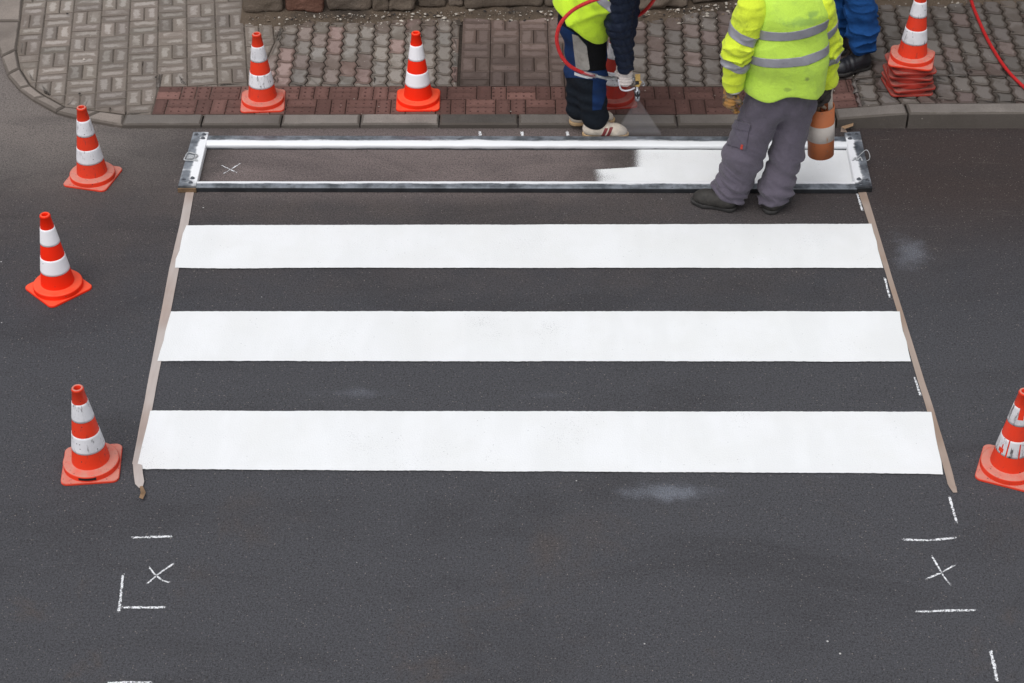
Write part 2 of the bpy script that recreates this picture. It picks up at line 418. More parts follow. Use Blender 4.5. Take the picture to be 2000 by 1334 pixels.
# pavement bed below the joints
def bedz(x, y): return zp(x) - (.0065 if x < -1.5 else .011)
bed_pts = ki[:] + [(30, Yk + KW), (30, 40), (ki[0][0] - 1.5, 40)]
bv = []; bf = []
xs_ = [G(u, 240).x for u in (244, 600, 1000, 1490, 1560, 1640, 1700, 1775, 2300)] + [30]
strip = [(x, Yk + KW - .01) for x in xs_]
ypts = [(x, 14.9) for x in xs_]
for (a, b) in zip(strip, ypts): bv += [(a[0], a[1], bedz(*a)), (b[0], b[1], bedz(*b))]
for i in range(len(xs_) - 1): bf.append((2 * i, 2 * i + 2, 2 * i + 3, 2 * i + 1))
k = len(bv); cpts = [(p[0], p[1], bedz(*p)) for p in ki] ; bv += cpts; bv.append((xs_[0], 14.9, bedz(xs_[0], 0))); bv.append((cpts[0][0], 14.9, .017))
bf.append(tuple(range(k, len(bv))))
props(mobj('pavement_bed', bv, bf, M['bed'], smooth=False), kind='structure')

pv = Blocks()
def local(o, ang):
    c, s_ = math.cos(ang), math.sin(ang)
    return lambda x, y: (o[0] + c * x - s_ * y, o[1] + s_ * x + c * y)
def jit(t, k=.05):
    q = random.uniform(1 - 1.6 * k, 1 + 1.6 * k); return tuple(x * q * random.uniform(1 - k * .15, 1 + k * .15) for x in t)
def basket(o, ang, m, i0, i1, j0, j1, keep, tonef, dirtf, shift=0., **kw):
    T = local(o, ang)
    for j in range(j0, j1):
        for i in range(i0, i1):
            x, y = i * m + shift * j, j * m
            two = [((x, y), (x + m, y + m / 2)), ((x, y + m / 2), (x + m, y + m))] if (i + j) % 2 == 0 else [((x, y), (x + m / 2, y + m)), ((x + m / 2, y), (x + m, y + m))]
            for (a, b) in two:
                p = [T(a[0], a[1]), T(b[0], a[1]), T(b[0], b[1]), T(a[0], b[1])]
                for q in keep(p):
                    c = (sum(t[0] for t in q) / len(q), sum(t[1] for t in q) / len(q)) if q else None
                    if q: pv.add(q, zp, tonef(c), dirtf(c), **kw)
def clips(lines):
    def f(p):
        for a, b in lines:
            if not p: return []
            p = clip(p, a, b)
        return [p] if len(p) > 2 else []
    return f
YS = Yk + KW                                 # back of kerb
YR = P(1000, 168).y                          # back of the red strip
sl = [tuple(P(295, 227)[:2]), tuple(P(311, 168)[:2])]   # slanted end of the red strip
right = lambda x: ((x, 0), (x, 99)); left = lambda x: ((x, 99), (x, 0))
up = lambda y: ((-99, y), (99, y))
# region A: grey basket weave of the corner
cb_lines = [(ki[i], ki[i + 1]) for i in range(len(ki) - 1)]     # corner curve, interior on the left
b1 = [tuple(P(497, 168)[:2]), tuple(P(535, 85)[:2]), tuple(P(545, 40)[:2])]
A_line = (b1[0], b1[1])
def keepA(p):
    p1 = clips(cb_lines + [up(YS), A_line])(p)
    out = []
    for q in p1:
        if all(t[1] >= YR - .001 for t in q) or all((sl[1][0] - sl[0][0]) * (t[1] - sl[0][1]) - (sl[1][1] - sl[0][1]) * (t[0] - sl[0][0]) >= 0 for t in q):
            out.append(q); continue
        out += clips([(sl[0], sl[1])])(q)                        # left of the slanted end
        w = clip(clip(q, sl[1], sl[0]), (-99, YR), (99, YR)) if q else []
        if len(w) > 2: out.append(w)
    return out
ca = P(330, 100)
def wetA(c): return 0
pA = P(250, 120)
wallL = P(470, 40)
def dirtA(c):
    d = .0
    v = (c[0] - ki[5][0]);
    dk = min(math.hypot(c[0] - q[0], c[1] - q[1]) for q in ki)
    d += max(0, .62 - dk * 1.5)
    if c[0] > wallL.x - .25 and c[1] > wallL.y - .35: d += .35
    return d
basket((pA.x, pA.y), R(8.5), .2, -9, 12, -6, 14, keepA, lambda c: jit((.30, .267, .24), .06), dirtA, gap=.0035, tilt=.018, edge_in=.038)
# red studded strip along the kerb
XS1 = P(1677, 200).x
studs = []
def keepR(p): return clips([(sl[1], sl[0]), up(YS + .002), ((99, YR), (-99, YR)), (right(XS1))])(p)
m = .196
redx0 = P(300, 200).x - .3
def redtone(c):
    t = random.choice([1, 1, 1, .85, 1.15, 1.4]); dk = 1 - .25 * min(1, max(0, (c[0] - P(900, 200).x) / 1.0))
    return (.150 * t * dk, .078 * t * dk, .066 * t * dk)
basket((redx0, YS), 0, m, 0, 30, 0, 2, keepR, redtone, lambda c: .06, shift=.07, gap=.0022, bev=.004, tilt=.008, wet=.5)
nred = len(pv.v)
# region D: smooth reddish basket weave in front of the wall
xD0, xD1 = P(897, 100).x, P(1215, 100).x
pD = P(898, 165)
def keepD(p): return clips([left(xD0), right(xD1), up(YR + .002)])(p)
def keepX(l, r, extra=()): return clips([left(l), right(r), up(YR + .002), *extra])
def dtone(c):
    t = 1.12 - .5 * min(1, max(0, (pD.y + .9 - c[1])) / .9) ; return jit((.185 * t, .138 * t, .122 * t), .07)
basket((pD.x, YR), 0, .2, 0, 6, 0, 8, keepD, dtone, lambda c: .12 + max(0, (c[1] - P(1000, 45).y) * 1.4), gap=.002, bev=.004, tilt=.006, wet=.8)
# regions C: interlocking zigzag blocks
def tri(t):
    t = t % 1.0; return 4 * abs(t - .5) - 1
def zig(o, ang, wdt, L, i0, i1, j0, j1, keep, tonef, dirtf, amp=.009, **kw):
    T = local(o, ang)
    for i in range(i0, i1):
        off = (i % 2) * L / 2
        for j in range(j0, j1):
            y0 = j * L + off; n = 8
            lft = [(i * wdt + amp * tri((y0 + L * q / n - .25 * L) / (L / 2)), y0 + L * q / n) for q in range(n + 1)]
            rgt = [(x + wdt, y) for x, y in lft]
            sh = .008 * (1 if (i + j) % 2 else 1)
            bot = [(i * wdt + wdt * t + amp * tri((y0 - .25 * L) / (L / 2)), y0 + sh * math.sin(2 * math.pi * t)) for t in (.2, .4, .6, .8)]
            top = [(x, y + L) for x, y in bot][::-1]
            poly = [lft[0]] + bot + rgt + top + lft[1:][::-1]
            poly = [T(*p) for p in poly]
            for q in keep(poly):
                c = (sum(t[0] for t in q) / len(q), sum(t[1] for t in q) / len(q))
                pv.add(q, zp, tonef(c), dirtf(c), **kw)
def ctone(c):
    return random.choice([jit((.27, .24, .215)), jit((.25, .23, .21)), jit((.24, .195, .175)), jit((.27, .24, .215)), jit((.29, .21, .19))])
yd1 = P(700, 72).y
zig((xD0 - 2.2, YR), R(1.5), .108, .205, -2, 22, -2, 12, keepX(-99, xD0 - .002, [(A_line[1], A_line[0])]), ctone,
    lambda c: max(0, .12 + (c[1] - yd1 + .12) * 1.5), gap=.004, tilt=.016, bev=.006, edge_in=.020)
yd2 = P(1350, 48).y
def keepC2(p):
    out = keepX(xD1 + .002, 99)(p)                          # behind the red strip
    out2 = clips([left(XS1 + .002), up(YS + .002), ((99, YR + .002), (-99, YR + .002))])(p)
    return out + out2
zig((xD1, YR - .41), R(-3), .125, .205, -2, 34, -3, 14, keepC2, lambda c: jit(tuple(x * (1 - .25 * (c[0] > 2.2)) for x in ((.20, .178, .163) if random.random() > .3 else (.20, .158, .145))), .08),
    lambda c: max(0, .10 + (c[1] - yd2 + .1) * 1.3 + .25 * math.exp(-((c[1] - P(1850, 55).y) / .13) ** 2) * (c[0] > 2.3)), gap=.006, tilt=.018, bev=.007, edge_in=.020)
# studs of the tactile strip
sv, sf, stone_ = [], [], []
yy = YS + .035
while yy < YR - .01:
    xx = sl[0][0] + .07
    while xx < XS1 - .02:
        k = len(pv.v); r1, r2 = .0085, .0055; z = zp(xx)
        for (r_, dz) in ((r1, -.003), (r2, .0045)):
            for q in range(6):
                pv.v.append((xx + r_ * math.cos(q * math.pi / 3), yy + r_ * math.sin(q * math.pi / 3), z + dz)); pv.e.append(0); pv.d.append(.05); pv.c.append((.115, .06, .052)); pv.w.append(.3)
        for q in range(6): pv.f.append((k + q, k + (q + 1) % 6, k + 6 + (q + 1) % 6, k + 6 + q))
        pv.f.append(tuple(k + 6 + q for q in range(6)))
        xx += .05
    yy += .05
props(pv.build('pavement', M['paver']), kind='structure')

# soil and grit along the foot of the wall
def hash3(i, j, k):
    h = (i.astype(np.int64) * 374761393 + j.astype(np.int64) * 668265263 + k.astype(np.int64) * 2147483647) & 0x7fffffff
    h = ((h ^ (h >> 13)) * 1274126177) & 0x7fffffff
    return ((h ^ (h >> 16)) & 0xffff).astype(np.float32) / 65535.0
def vnoise(p):
    i = np.floor(p).astype(np.int64); f = (p - i).astype(np.float32); f = f * f * (3 - 2 * f)
    r = 0
    for dx in (0, 1):
        for dy in (0, 1):
            for dz in (0, 1):
                w = (f[:, 0] if dx else 1 - f[:, 0]) * (f[:, 1] if dy else 1 - f[:, 1]) * (f[:, 2] if dz else 1 - f[:, 2])
                r = r + w * hash3(i[:, 0] + dx, i[:, 1] + dy, i[:, 2] + dz)
    return r
def vn1(x, y, z=0.): return float(vnoise(np.array([[x, y, z]], np.float32))[0])
wall_px = [(472, 31), (640, 31), (760, 24), (900, 22), (1080, 20), (1240, 24), (1340, 16), (1440, 5), (1700, -8), (2100, -14), (2500, -20)]
wall_base = [P(*p) for p in wall_px]
sv, sf = [], []; NS = 150; NR = 9
for i in range(NS + 1):
    t = i / NS * (len(wall_base) - 1); a = min(int(t), len(wall_base) - 2); w = wall_base[a].lerp(wall_base[a + 1], t - a)
    front = .055 + .10 * vn1(w.x * 3, 5.1) + (.05 if w.x < .3 else .05)
    for j in range(NR + 1):
        s_ = j / NR; y = w.y + .12 - (front + .12) * s_
        n_ = vn1(w.x * 9, y * 9, 3) * .5 + vn1(w.x * 25, y * 25, 8) * .3
        z = zp(w.x) - .006 + (1 - s_) ** 1.3 * (.055 * n_ + .035) + .008 * n_ * (s_ < .95)
        sv.append((w.x, y, z if j < NR else zp(w.x) - .012))
for i in range(NS):
    for j in range(NR):
        k = i * (NR + 1) + j; sf.append((k, k + 1, k + NR + 2, k + NR + 1))
props(mobj('soil_verge', sv, sf, M['soil']), kind='structure')

def bits(name, mats, pts, kind='stuff'):
    vs, fs, mi = [], [], []
    for (x, y, z, r, m_) in pts:
        k = len(vs); a = random.uniform(0, 6.28)
        pr = [(1, 0, 0), (.2, .9, .1), (-.9, .4, 0), (-.6, -.8, .1), (.5, -.8, 0), (0, 0, .75)]
        sx, sy = random.uniform(.7, 1.5), random.uniform(.6, 1.1)
        for (px, py, pz) in pr:
            px *= sx * random.uniform(.8, 1.2); py *= sy * random.uniform(.8, 1.2)
            vs.append((x + r * (px * math.cos(a) - py * math.sin(a)), y + r * (px * math.sin(a) + py * math.cos(a)), z + r * pz))
        for q in range(5): fs.append((k + q, k + (q + 1) % 5, k + 5)); mi.append(m_)
    o = mobj(name, vs, fs, None, smooth=False)
    for m_ in mats: o.data.materials.append(m_)
    o.data.polygons.foreach_set('material_index', mi)
    return props(o, kind=kind)
g1 = plain('grit_pale', (.42, .38, .33), .95, var=.3); g2 = plain('grit_brown', (.16, .12, .09), .95, var=.3); g3 = plain('grit_dark', (.035, .03, .028), .95)
pts = []
for i in range(900):
    t = random.random() ** .9 * (len(wall_base) - 1.001); a = int(t); w = wall_base[a].lerp(wall_base[a + 1], t - a)
    y = w.y - .02 - abs(random.gauss(0, .09)); x = w.x + random.uniform(-.05, .05)
    pts.append((x, y, zp(x) + (.018 if y > w.y - .12 else .001), random.choice([.004, .005, .006, .009, .013]), random.choice([0, 0, 1, 1, 2])))
for i in range(150):
    p = P(random.uniform(560, 1990), random.uniform(40, 235)); pts.append((p.x, p.y, zp(p.x) + .002, random.choice([.003, .003, .004, .006]), random.choice([0, 0, 1, 2])))
for (u, v, r_, m_) in ((165, 119, .012, 0), (305, 154, .012, 2), (216, 216, .010, 2), (156, 186, .012, 2), (919, 21, .035, 0), (760, 33, .02, 1), (868, 38, .018, 0), (1104, 12, .02, 1), (132, 30, .012, 2), (735, 34, .014, 0)):
    p = P(u, v); pts.append((p.x, p.y, zp(p.x) + .012, r_, m_))
bits('gravel', [g1, g2, g3], pts)

# the old stone wall behind the pavement
def stone(vs, fs, c, size, ang, rough=.02, seed=0):
    n = (14, 6, 9) if c[2] < .5 else (5, 3, 3); k0 = len(vs); idx = {}
    co_, si = math.cos(ang), math.sin(ang)
    pts_ = []
    for i in range(n[0] + 1):
        for j in range(n[1] + 1):
            for q in range(n[2] + 1):
                if i in (0, n[0]) or j in (0, n[1]) or q in (0, n[2]):
                    x, y, z = (2 * i / n[0] - 1), (2 * j / n[1] - 1), (2 * q / n[2] - 1)
                    L = (abs(x) ** 14 + abs(y) ** 14 + abs(z) ** 14) ** (1 / 14)
                    idx[(i, j, q)] = len(pts_); pts_.append((x / L * size[0] / 2, y / L * size[1] / 2, z / L * size[2] / 2))
    a = np.array(pts_, np.float32)
    nn = sum(vnoise((a + seed * 3.7) * f) * w for f, w in ((8, .5), (20, .32), (48, .25))) - .5
    nrm = a / np.maximum(1e-6, np.linalg.norm(a / np.array(size, np.float32), axis=1, keepdims=True)) / np.array(size, np.float32)
    nrm /= np.maximum(1e-6, np.linalg.norm(nrm, axis=1, keepdims=True))
    a = a + nrm * nn[:, None] * rough * 3.6
    for p in a: vs.append((c[0] + co_ * p[0] - si * p[1], c[1] + si * p[0] + co_ * p[1], c[2] + p[2]))
    def quad(f):
        fs.append(tuple(k0 + idx[t] for t in f))
    for i in range(n[0]):
        for j in range(n[1]):
            quad([(i, j, 0), (i, j + 1, 0), (i + 1, j + 1, 0), (i + 1, j, 0)]); quad([(i, j, n[2]), (i + 1, j, n[2]), (i + 1, j + 1, n[2]), (i, j + 1, n[2])])
        for q in range(n[2]):
            quad([(i, 0, q), (i + 1, 0, q), (i + 1, 0, q + 1), (i, 0, q + 1)]); quad([(i, n[1], q), (i, n[1], q + 1), (i + 1, n[1], q + 1), (i + 1, n[1], q)])
    for j in range(n[1]):
        for q in range(n[2]):
            quad([(0, j, q), (0, j, q + 1), (0, j + 1, q + 1), (0, j + 1, q)]); quad([(n[0], j, q), (n[0], j + 1, q), (n[0], j + 1, q + 1), (n[0], j, q + 1)])
vs, fs = [], []
def wy(x):
    for a, b in zip(wall_base[:-1], wall_base[1:]):
        if a.x <= x <= b.x: return a.y + (b.y - a.y) * (x - a.x) / (b.x - a.x), math.atan2(b.y - a.y, b.x - a.x)
    return wall_base[-1].y, 0
x_end = wall_base[-1].x; seed = 0
first = [(475, 556, 0), (557, 633, 0), (634, 722, 0), (724, 756, .02), (757, 812, .035), (814, 872, 0), (874, 905, -.01), (906, 1062, .01), (1064, 1238, 0), (1240, 1342, .03), (1344, 1440, 0)]
z0 = .0
for row in range(21):
    h_ = [.17, .13, .16, .12, .15, .14, .16, .13, .15][row % 9]
    if row == 0: spans = [(P(a, 28).x, P(b, 28).x, d) for a, b, d in first]; x = spans[-1][1]
    else: spans = []; x = wall_base[0].x
    while x < x_end - .2:
        w_ = random.uniform(.18, .42); spans.append((x + .006, min(x + w_, x_end), random.uniform(-.012, .02))); x += w_
    for (a, b, d) in spans:
        y, an = wy((a + b) / 2); seed += 1
        stone(vs, fs, ((a + b) / 2, y + .13 - d + .0 * row, zp((a + b) / 2) + .02 + z0 + h_ / 2), (b - a - .008, .26, h_ - .012 + random.uniform(-.01, .004)), an, .016 + (.012 if d > .02 else 0), seed)
    z0 += h_
wall_o = empty('stone_wall', (wall_base[0].x, wall_base[0].y, .03), 'old wall of rough brown stone blocks along the back of the pavement', 'wall')
wb = tuple(wall_o.location)
mobj('stone_face', vs, fs, M['stone'], wall_o, base=wb)
mv, mf = [], []
for i, p in enumerate(wall_base):
    for (dy, z) in ((.045, 0), (.045, 3.0), (.34, 3.0), (.34, 0)): mv.append((p.x + (.03 if i == 0 else 0), p.y + dy, zp(p.x) + z))
    if i:
        k = 4 * i
        for q in range(4): mf.append((k - 4 + q, k + q, k + (q + 1) % 4, k - 4 + (q + 1) % 4))
mf += [(0, 1, 2, 3), (k + 3, k + 2, k + 1, k)]
mobj('mortar_core', mv, mf, M['mortar'], wall_o, smooth=False, base=wb)

# weed at the wall foot
def weed(u, v, n, h, label):
    p = P(u, v); o = empty('weed', (p.x, p.y, zp(p.x) + .02), label, 'weed')
    vs, fs = [], []
    for i in range(n):
        a = random.uniform(0, 6.28); L = h * random.uniform(.5, 1.2); w = random.uniform(.0025, .005); ln = random.uniform(.25, 1.0)
        k = len(vs); bx, by = random.gauss(0, .015), random.gauss(0, .010)
        for q in range(5):
            t = q / 4; r = ln * L * t ** 1.4; z = L * (t - .38 * ln * t * t); ww = w * (1 - t) + .0006
            vs += [(bx + r * math.cos(a) - ww * math.sin(a), by + r * math.sin(a) + ww * math.cos(a), z), (bx + r * math.cos(a) + ww * math.sin(a), by + r * math.sin(a) - ww * math.cos(a), z)]
            if q: fs.append((k + 2 * q - 2, k + 2 * q - 1, k + 2 * q + 1, k + 2 * q))
    g = NT('weed_leaf'); mt = g.bsdf(g.mix(g.island(), (.045, .085, .02), (.10, .13, .035)), .7)
    half = len(fs) * 2 // 3
    mobj('leaf_blades', vs, fs, mt, o)
    return o
weed(722, 20, 70, .13, 'tuft of green grass growing from the foot of the stone wall')

# ------------------------------------------------------------------ paint, tape and chalk on the road
def attr_mesh(o, name, vals):
    a = o.data.attributes.new(name, 'FLOAT', 'POINT'); a.data.foreach_set('value', vals); return o
def resample(pts, step):
    out = []
    for a, b in zip(pts[:-1], pts[1:]):
        n = max(1, int((b - a).length / step))
        out += [a.lerp(b, i / n) for i in range(n)]
    return out + [pts[-1]]
def stripe(px, z, label, group):
    """painted bar: ragged edges, fine grid so the edge can wander a few millimetres"""
    tl, tr, br, bl = [G(u, v, z) for u, v in px]
    n, m = 400, 5; vs, fs = [], []
    for i in range(n + 1):
        a, b = tl.lerp(tr, i / n), bl.lerp(br, i / n)
        wa = (vn1(a.x * 4, 3 + tl.y) - .5) * .004 + (vn1(a.x * 80, 7 + tl.y) - .5) * .003
        wb_ = (vn1(a.x * 4, 13 + tl.y) - .5) * .004 + (vn1(a.x * 80, 17 + tl.y) - .5) * .003 - max(0, vn1(a.x * 1.3, 23 + tl.y) - .80) * .05
        for j in range(m + 1):
            t = j / m; p = a.lerp(b, t); p.y += wa * (1 - t) + wb_ * t
            if i == 0: p.x += (vn1(p.y * 40, 5) - .5) * .01
            if i == n: p.x += (vn1(p.y * 40, 9) - .5) * .01
            vs.append(p)
    for i in range(n):
        for j in range(m):
            k = i * (m + 1) + j; fs.append((k, k + 1, k + m + 2, k + m + 1))
    o = mobj('crossing_stripe', vs, fs, M['paint'])
    return props(o, label, 'road marking', group)
GS = 'white stripes of the pedestrian crossing'
stripe([(363, 440), (1701, 437), (1725, 523), (340, 523)], .008, 'bright white painted crossing stripe between the metal frame and the middle stripe', GS)
stripe([(334, 608), (1756, 608), (1779, 706), (309, 705)], .008, 'white painted crossing stripe in the middle of the three finished ones', GS)
stripe([(292, 802), (1818, 804), (1843, 925), (266, 916)], .008, 'widest white painted crossing stripe, with empty asphalt in front of it', GS)
# the bar being sprayed: thin speckled paint with a stepped soft edge
def fresh():
    z = .004; nx, ny = 330, 46; vs, fs, th = [], [], []
    for i in range(nx + 1):
        for j in range(ny + 1):
            u0, v0 = 1120 + (1672 - 1120) * i / nx, 278 + (362 - 278) * j / ny
            vs.append(G(u0, v0, z))
            e = 1238 - 5 * math.sin(v0 * .3) if v0 < 327 else 1160
            soft = min(1, max(0, (v0 - 326) / 5))
            e = 1238 + (1160 - 1238) * soft
            d = (u0 - e - 4) / 19
            t = .5 + .5 * math.tanh(d)
            patch = math.exp(-((u0 - 1285) / 26) ** 2 - ((v0 - 305) / 12) ** 2) * .27 + math.exp(-((u0 - 1195) / 24) ** 2 - ((v0 - 346) / 9) ** 2) * .25 + math.exp(-((u0 - 1180) / 40) ** 2 - ((v0 - 352) / 14) ** 2) * .1
            th.append(t * 1.35 - .22 - patch)
    for i in range(nx):
        for j in range(ny):
            k = i * (ny + 1) + j; fs.append((k, k + ny + 1, k + ny + 2, k + 1))
    o = mobj('fresh_stripe', vs, fs, M['fresh_paint']); attr_mesh(o, 'thick', th)
    props(o, 'half sprayed white stripe inside the metal frame, its edge speckled and stepped', 'road marking')
fresh()

def ribbon(name, left_px, right_px, z, mat, parent=None, base=None):
    a = [G(p[0], p[1], z if len(p) < 3 else p[2]) for p in left_px]; b = [G(p[0], p[1], z if len(p) < 3 else p[2]) for p in right_px]
    n = 12; vs, fs = [], []
    for q in range(len(a) - 1):
        for i in range(n + (q == len(a) - 2)):
            t = i / n; l_, r_ = a[q].lerp(a[q + 1], t), b[q].lerp(b[q + 1], t); w_ = (vn1(l_.y * 6, 3) - .5) * .0025
            vs += [(l_.x + w_, l_.y, l_.z), (r_.x + w_, r_.y, r_.z + .0005)]
    for i in range(len(vs) // 2 - 1): fs.append((2 * i, 2 * i + 1, 2 * i + 3, 2 * i + 2))
    return mobj(name, vs, fs, mat, parent, smooth=False, base=base)
GT = 'masking tape along the ends of the stripes'
p0 = G(318, 640, 0)
tl_ = empty('masking_tape', p0, 'pale masking tape strip along the left stripe ends, with a curled tail', 'masking tape', GT)
ribbon('tape_strip', [(364, 370), (351, 439), (331, 523), (282.5, 780), (258, 906)], [(380, 370), (368, 439), (350, 523), (300.5, 780), (276, 909)], .004, M['tape_pale'], tl_, p0)
ribbon('folded_end', [(259, 903, .011), (261, 925, .013), (264, 945, .010), (272, 953, .006)], [(277, 908, .011), (279, 925, .013), (282, 940, .011), (279, 951, .006)], .01, M['tape_pale'], tl_, p0)
ribbon('twisted_tail', [(273, 950, .012), (275, 962, .03), (272, 972, .008)], [(279, 949, .012), (285, 962, .012), (279, 975, .022)], .01, M['tape_back'], tl_, p0)
p1 = G(1760, 640, 0)
tr_ = empty('masking_tape', p1, 'brown masking tape strip along the right stripe ends, cut off straight', 'masking tape', GT)
ribbon('tape_strip', [(1674, 368), (1685, 400), (1729, 530), (1781, 704), (1811, 804), (1845, 922), (1852, 947)], [(1690, 368), (1700, 400), (1742, 540), (1793, 704), (1825, 804), (1860, 922), (1869, 958)], .004, M['tape_brown'], tr_, p1)
ribbon('folded_end', [(1850, 943, .006), (1855, 952, .009), (1862, 962, .006)], [(1868, 950, .006), (1869, 956, .009), (1870, 962, .006)], .01, M['tape_brown'], tr_, p1)
ps = G(1652, 262, 0)
ts = empty('tape_scrap', ps, 'crumpled brown tape scrap sticking up behind the right end plate of the frame', 'tape')
def card(name, quad, mat, parent, base, th=.0015):
    q = [Vector(p) for p in quad]; nrm = (q[1] - q[0]).cross(q[2] - q[0]).normalized() * th
    return mobj(name, [p for p in q] + [p - nrm for p in q], [(0, 1, 2, 3), (7, 6, 5, 4)] + [(i, i + 4, (i + 1) % 4 + 4, (i + 1) % 4) for i in range(4)], mat, parent, smooth=False, base=base)
Ys = ps.y + .02
card('tape_fold', [W(1641, 264, Ys), W(1655, 259, Ys), W(1650, 250, Ys + .02), W(1643, 247, Ys + .02)], M['tape_brown'], ts, ps)
card('tape_flap', [W(1643, 247, Ys + .02), W(1649, 252, Ys + .0), W(1666, 246, Ys + .02), W(1667, 240, Ys + .05)], M['tape_back'], ts, ps)

def chalk_line(vs, fs, th, px, w0=.017, z=.004, strength=1.0):
    pts_ = resample([G(u, v, z) for u, v in px], .012); n = len(pts_)
    k = len(vs)
    for i, p in enumerate(pts_):
        a = pts_[max(0, i - 1)]; b = pts_[min(n - 1, i + 1)]; d = (b - a).normalized(); nr = Vector((-d.y, d.x, 0))
        w_ = w0 * (.66 + .4 * vn1(p.x * 30, p.y * 30)); fade = min(1, min(i, n - 1 - i) / (.12 * n) + .35)
        p = p + nr * (vn1(p.x * 8, p.y * 8, 4) - .5) * .008
        for q, t in ((-1, 0), (-.45, 1), (.45, 1), (1, 0)):
            vs.append(p + nr * w_ * q); th.append((.05 + .56 * t * fade) * strength)
        if i:
            for q in range(3): fs.append((k + 4 * (i - 1) + q, k + 4 * i + q, k + 4 * i + q + 1, k + 4 * (i - 1) + q + 1))
def chalk(lines, name, label, group=None, w0=.017, strength=1.0):
    vs, fs, th = [], [], []
    for l in lines: chalk_line(vs, fs, th, l, w0, .004 , strength)
    o = mobj(name, vs, fs, M['chalk']); attr_mesh(o, 'thick', th); return props(o, label, 'chalk mark', group)
GC = 'chalk crosses marking the next stripes'; GL = 'chalk lines drawn on the asphalt'
chalk([[(432, 322), (448, 330), (465, 338)], [(434, 340), (452, 330), (470, 318)]], 'chalk_cross', 'thin white chalk cross on the bare asphalt inside the metal frame', GC, .0075, .95)
chalk([[(290, 1107), (302, 1120), (318, 1133), (334, 1138)], [(284, 1141), (308, 1121), (342, 1099)]], 'chalk_cross', 'white chalk cross above the L shaped chalk corner', GC, .0078)
chalk([[(1818, 1083), (1832, 1108), (1842, 1126), (1857, 1144)], [(1807, 1131), (1838, 1120), (1866, 1103)]], 'chalk_cross', 'white chalk cross between two short chalk lines near the right edge', GC, .0085)
chalk([[(253, 1049), (295, 1048), (340, 1047)]], 'chalk_line', 'short chalk line just above the left chalk cross', GL, .011)
chalk([[(242, 1120), (236, 1160), (231, 1198)], [(229, 1187), (275, 1186), (325, 1185)]], 'chalk_corner', 'L shaped chalk corner below the left chalk cross', GL, .011)
chalk([[(1761, 1053), (1810, 1055), (1872, 1051)]], 'chalk_line', 'chalk line just above the right chalk cross', GL, .011)
chalk([[(1787, 1194), (1850, 1193), (1909, 1191)]], 'chalk_line', 'chalk line just below the right chalk cross', GL, .010)
chalk([[(1853, 967), (1861, 995), (1868, 1022)]], 'chalk_line', 'short slanting chalk dash just beyond the end of the brown tape', GL, .012)
chalk([[(1933, 1268), (1941, 1298), (1949, 1332)]], 'chalk_line', 'slanting chalk dash by itself in the bottom right corner', GL, .012)
chalk([[(1674, 378), (1680, 397), (1684, 412)]], 'chalk_line', 'chalk dash along the brown tape just below the frame', GL, .011)
chalk([[(1726, 541), (1732, 562), (1738, 582)]], 'chalk_line', 'chalk dash along the brown tape between first and second stripe', GL, .010)
chalk([[(1786, 735), (1793, 755), (1799, 774)]], 'chalk_line', 'chalk dash along the brown tape between second and third stripe', GL, .010)
chalk([[(205, 1334), (255, 1331), (300, 1332)]], 'chalk_line', 'chalk line cut by the bottom edge of the photo', GL, .010)
chalk([[(1101, 417), (1107, 417)]], 'paint_drip', 'lone white paint drop on the asphalt between the frame and the first stripe', None, .012, 1.2)
for u, d in ((936, 'left of the other two'), (1020, 'between the two others'), (1107, 'below the worker in white shoes')):
    chalk([[(u, 256), (u + 1, 266)]], 'paint_drip', 'small white paint drip behind the frame, ' + d, 'paint drips behind the frame', .016, 1.1)

# ------------------------------------------------------------------ the stencil frame
ZT = .034
fb = G(1025, 330, 0)
frame = empty('stencil_frame', fb, 'long metal stencil frame crusted with white paint, lying on the road for the next stripe', 'stencil frame')
def rail(px_out, px_in, name):
    """long flat tube; attribute paint rises towards the inner side, dark marks the outer face"""
    ao, bo = [G(*p, ZT) for p in px_out]; ai, bi = [G(*p, ZT) for p in px_in]
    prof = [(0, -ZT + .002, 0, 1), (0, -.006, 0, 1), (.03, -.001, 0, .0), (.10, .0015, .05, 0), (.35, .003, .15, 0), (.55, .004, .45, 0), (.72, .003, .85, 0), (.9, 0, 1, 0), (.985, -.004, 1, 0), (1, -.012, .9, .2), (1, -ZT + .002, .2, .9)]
    n = 120; vs, fs, pa, dk = [], [], [], []
    for i in range(n + 1):
        o_, i_ = ao.lerp(bo, i / n), ai.lerp(bi, i / n)
        for (t, dz, pt, d) in prof:
            p = o_.lerp(i_, t); p.y += (vn1(p.x * 12, t * 3, 5) - .5) * .004 * (t > .9); p.z += dz
            vs.append(p); pa.append(pt); dk.append(d)
    m_ = len(prof)
    for i in range(n):
        for j in range(m_ - 1): k = i * m_ + j; fs.append((k, k + m_, k + m_ + 1, k + 1))
    fs += [tuple(range(m_)), tuple(n * m_ + q for q in range(m_))[::-1]]
    o = mobj(name, vs, fs, M['frame'], frame, smooth=False, base=fb); attr_mesh(o, 'paint', pa); attr_mesh(o, 'dark', dk); return o
rail([(400, 264), (1656, 266)], [(398, 283), (1660, 285)], 'long_rail')
rail([(383, 366), (1674, 369)], [(386, 353), (1671, 353)], 'long_rail')
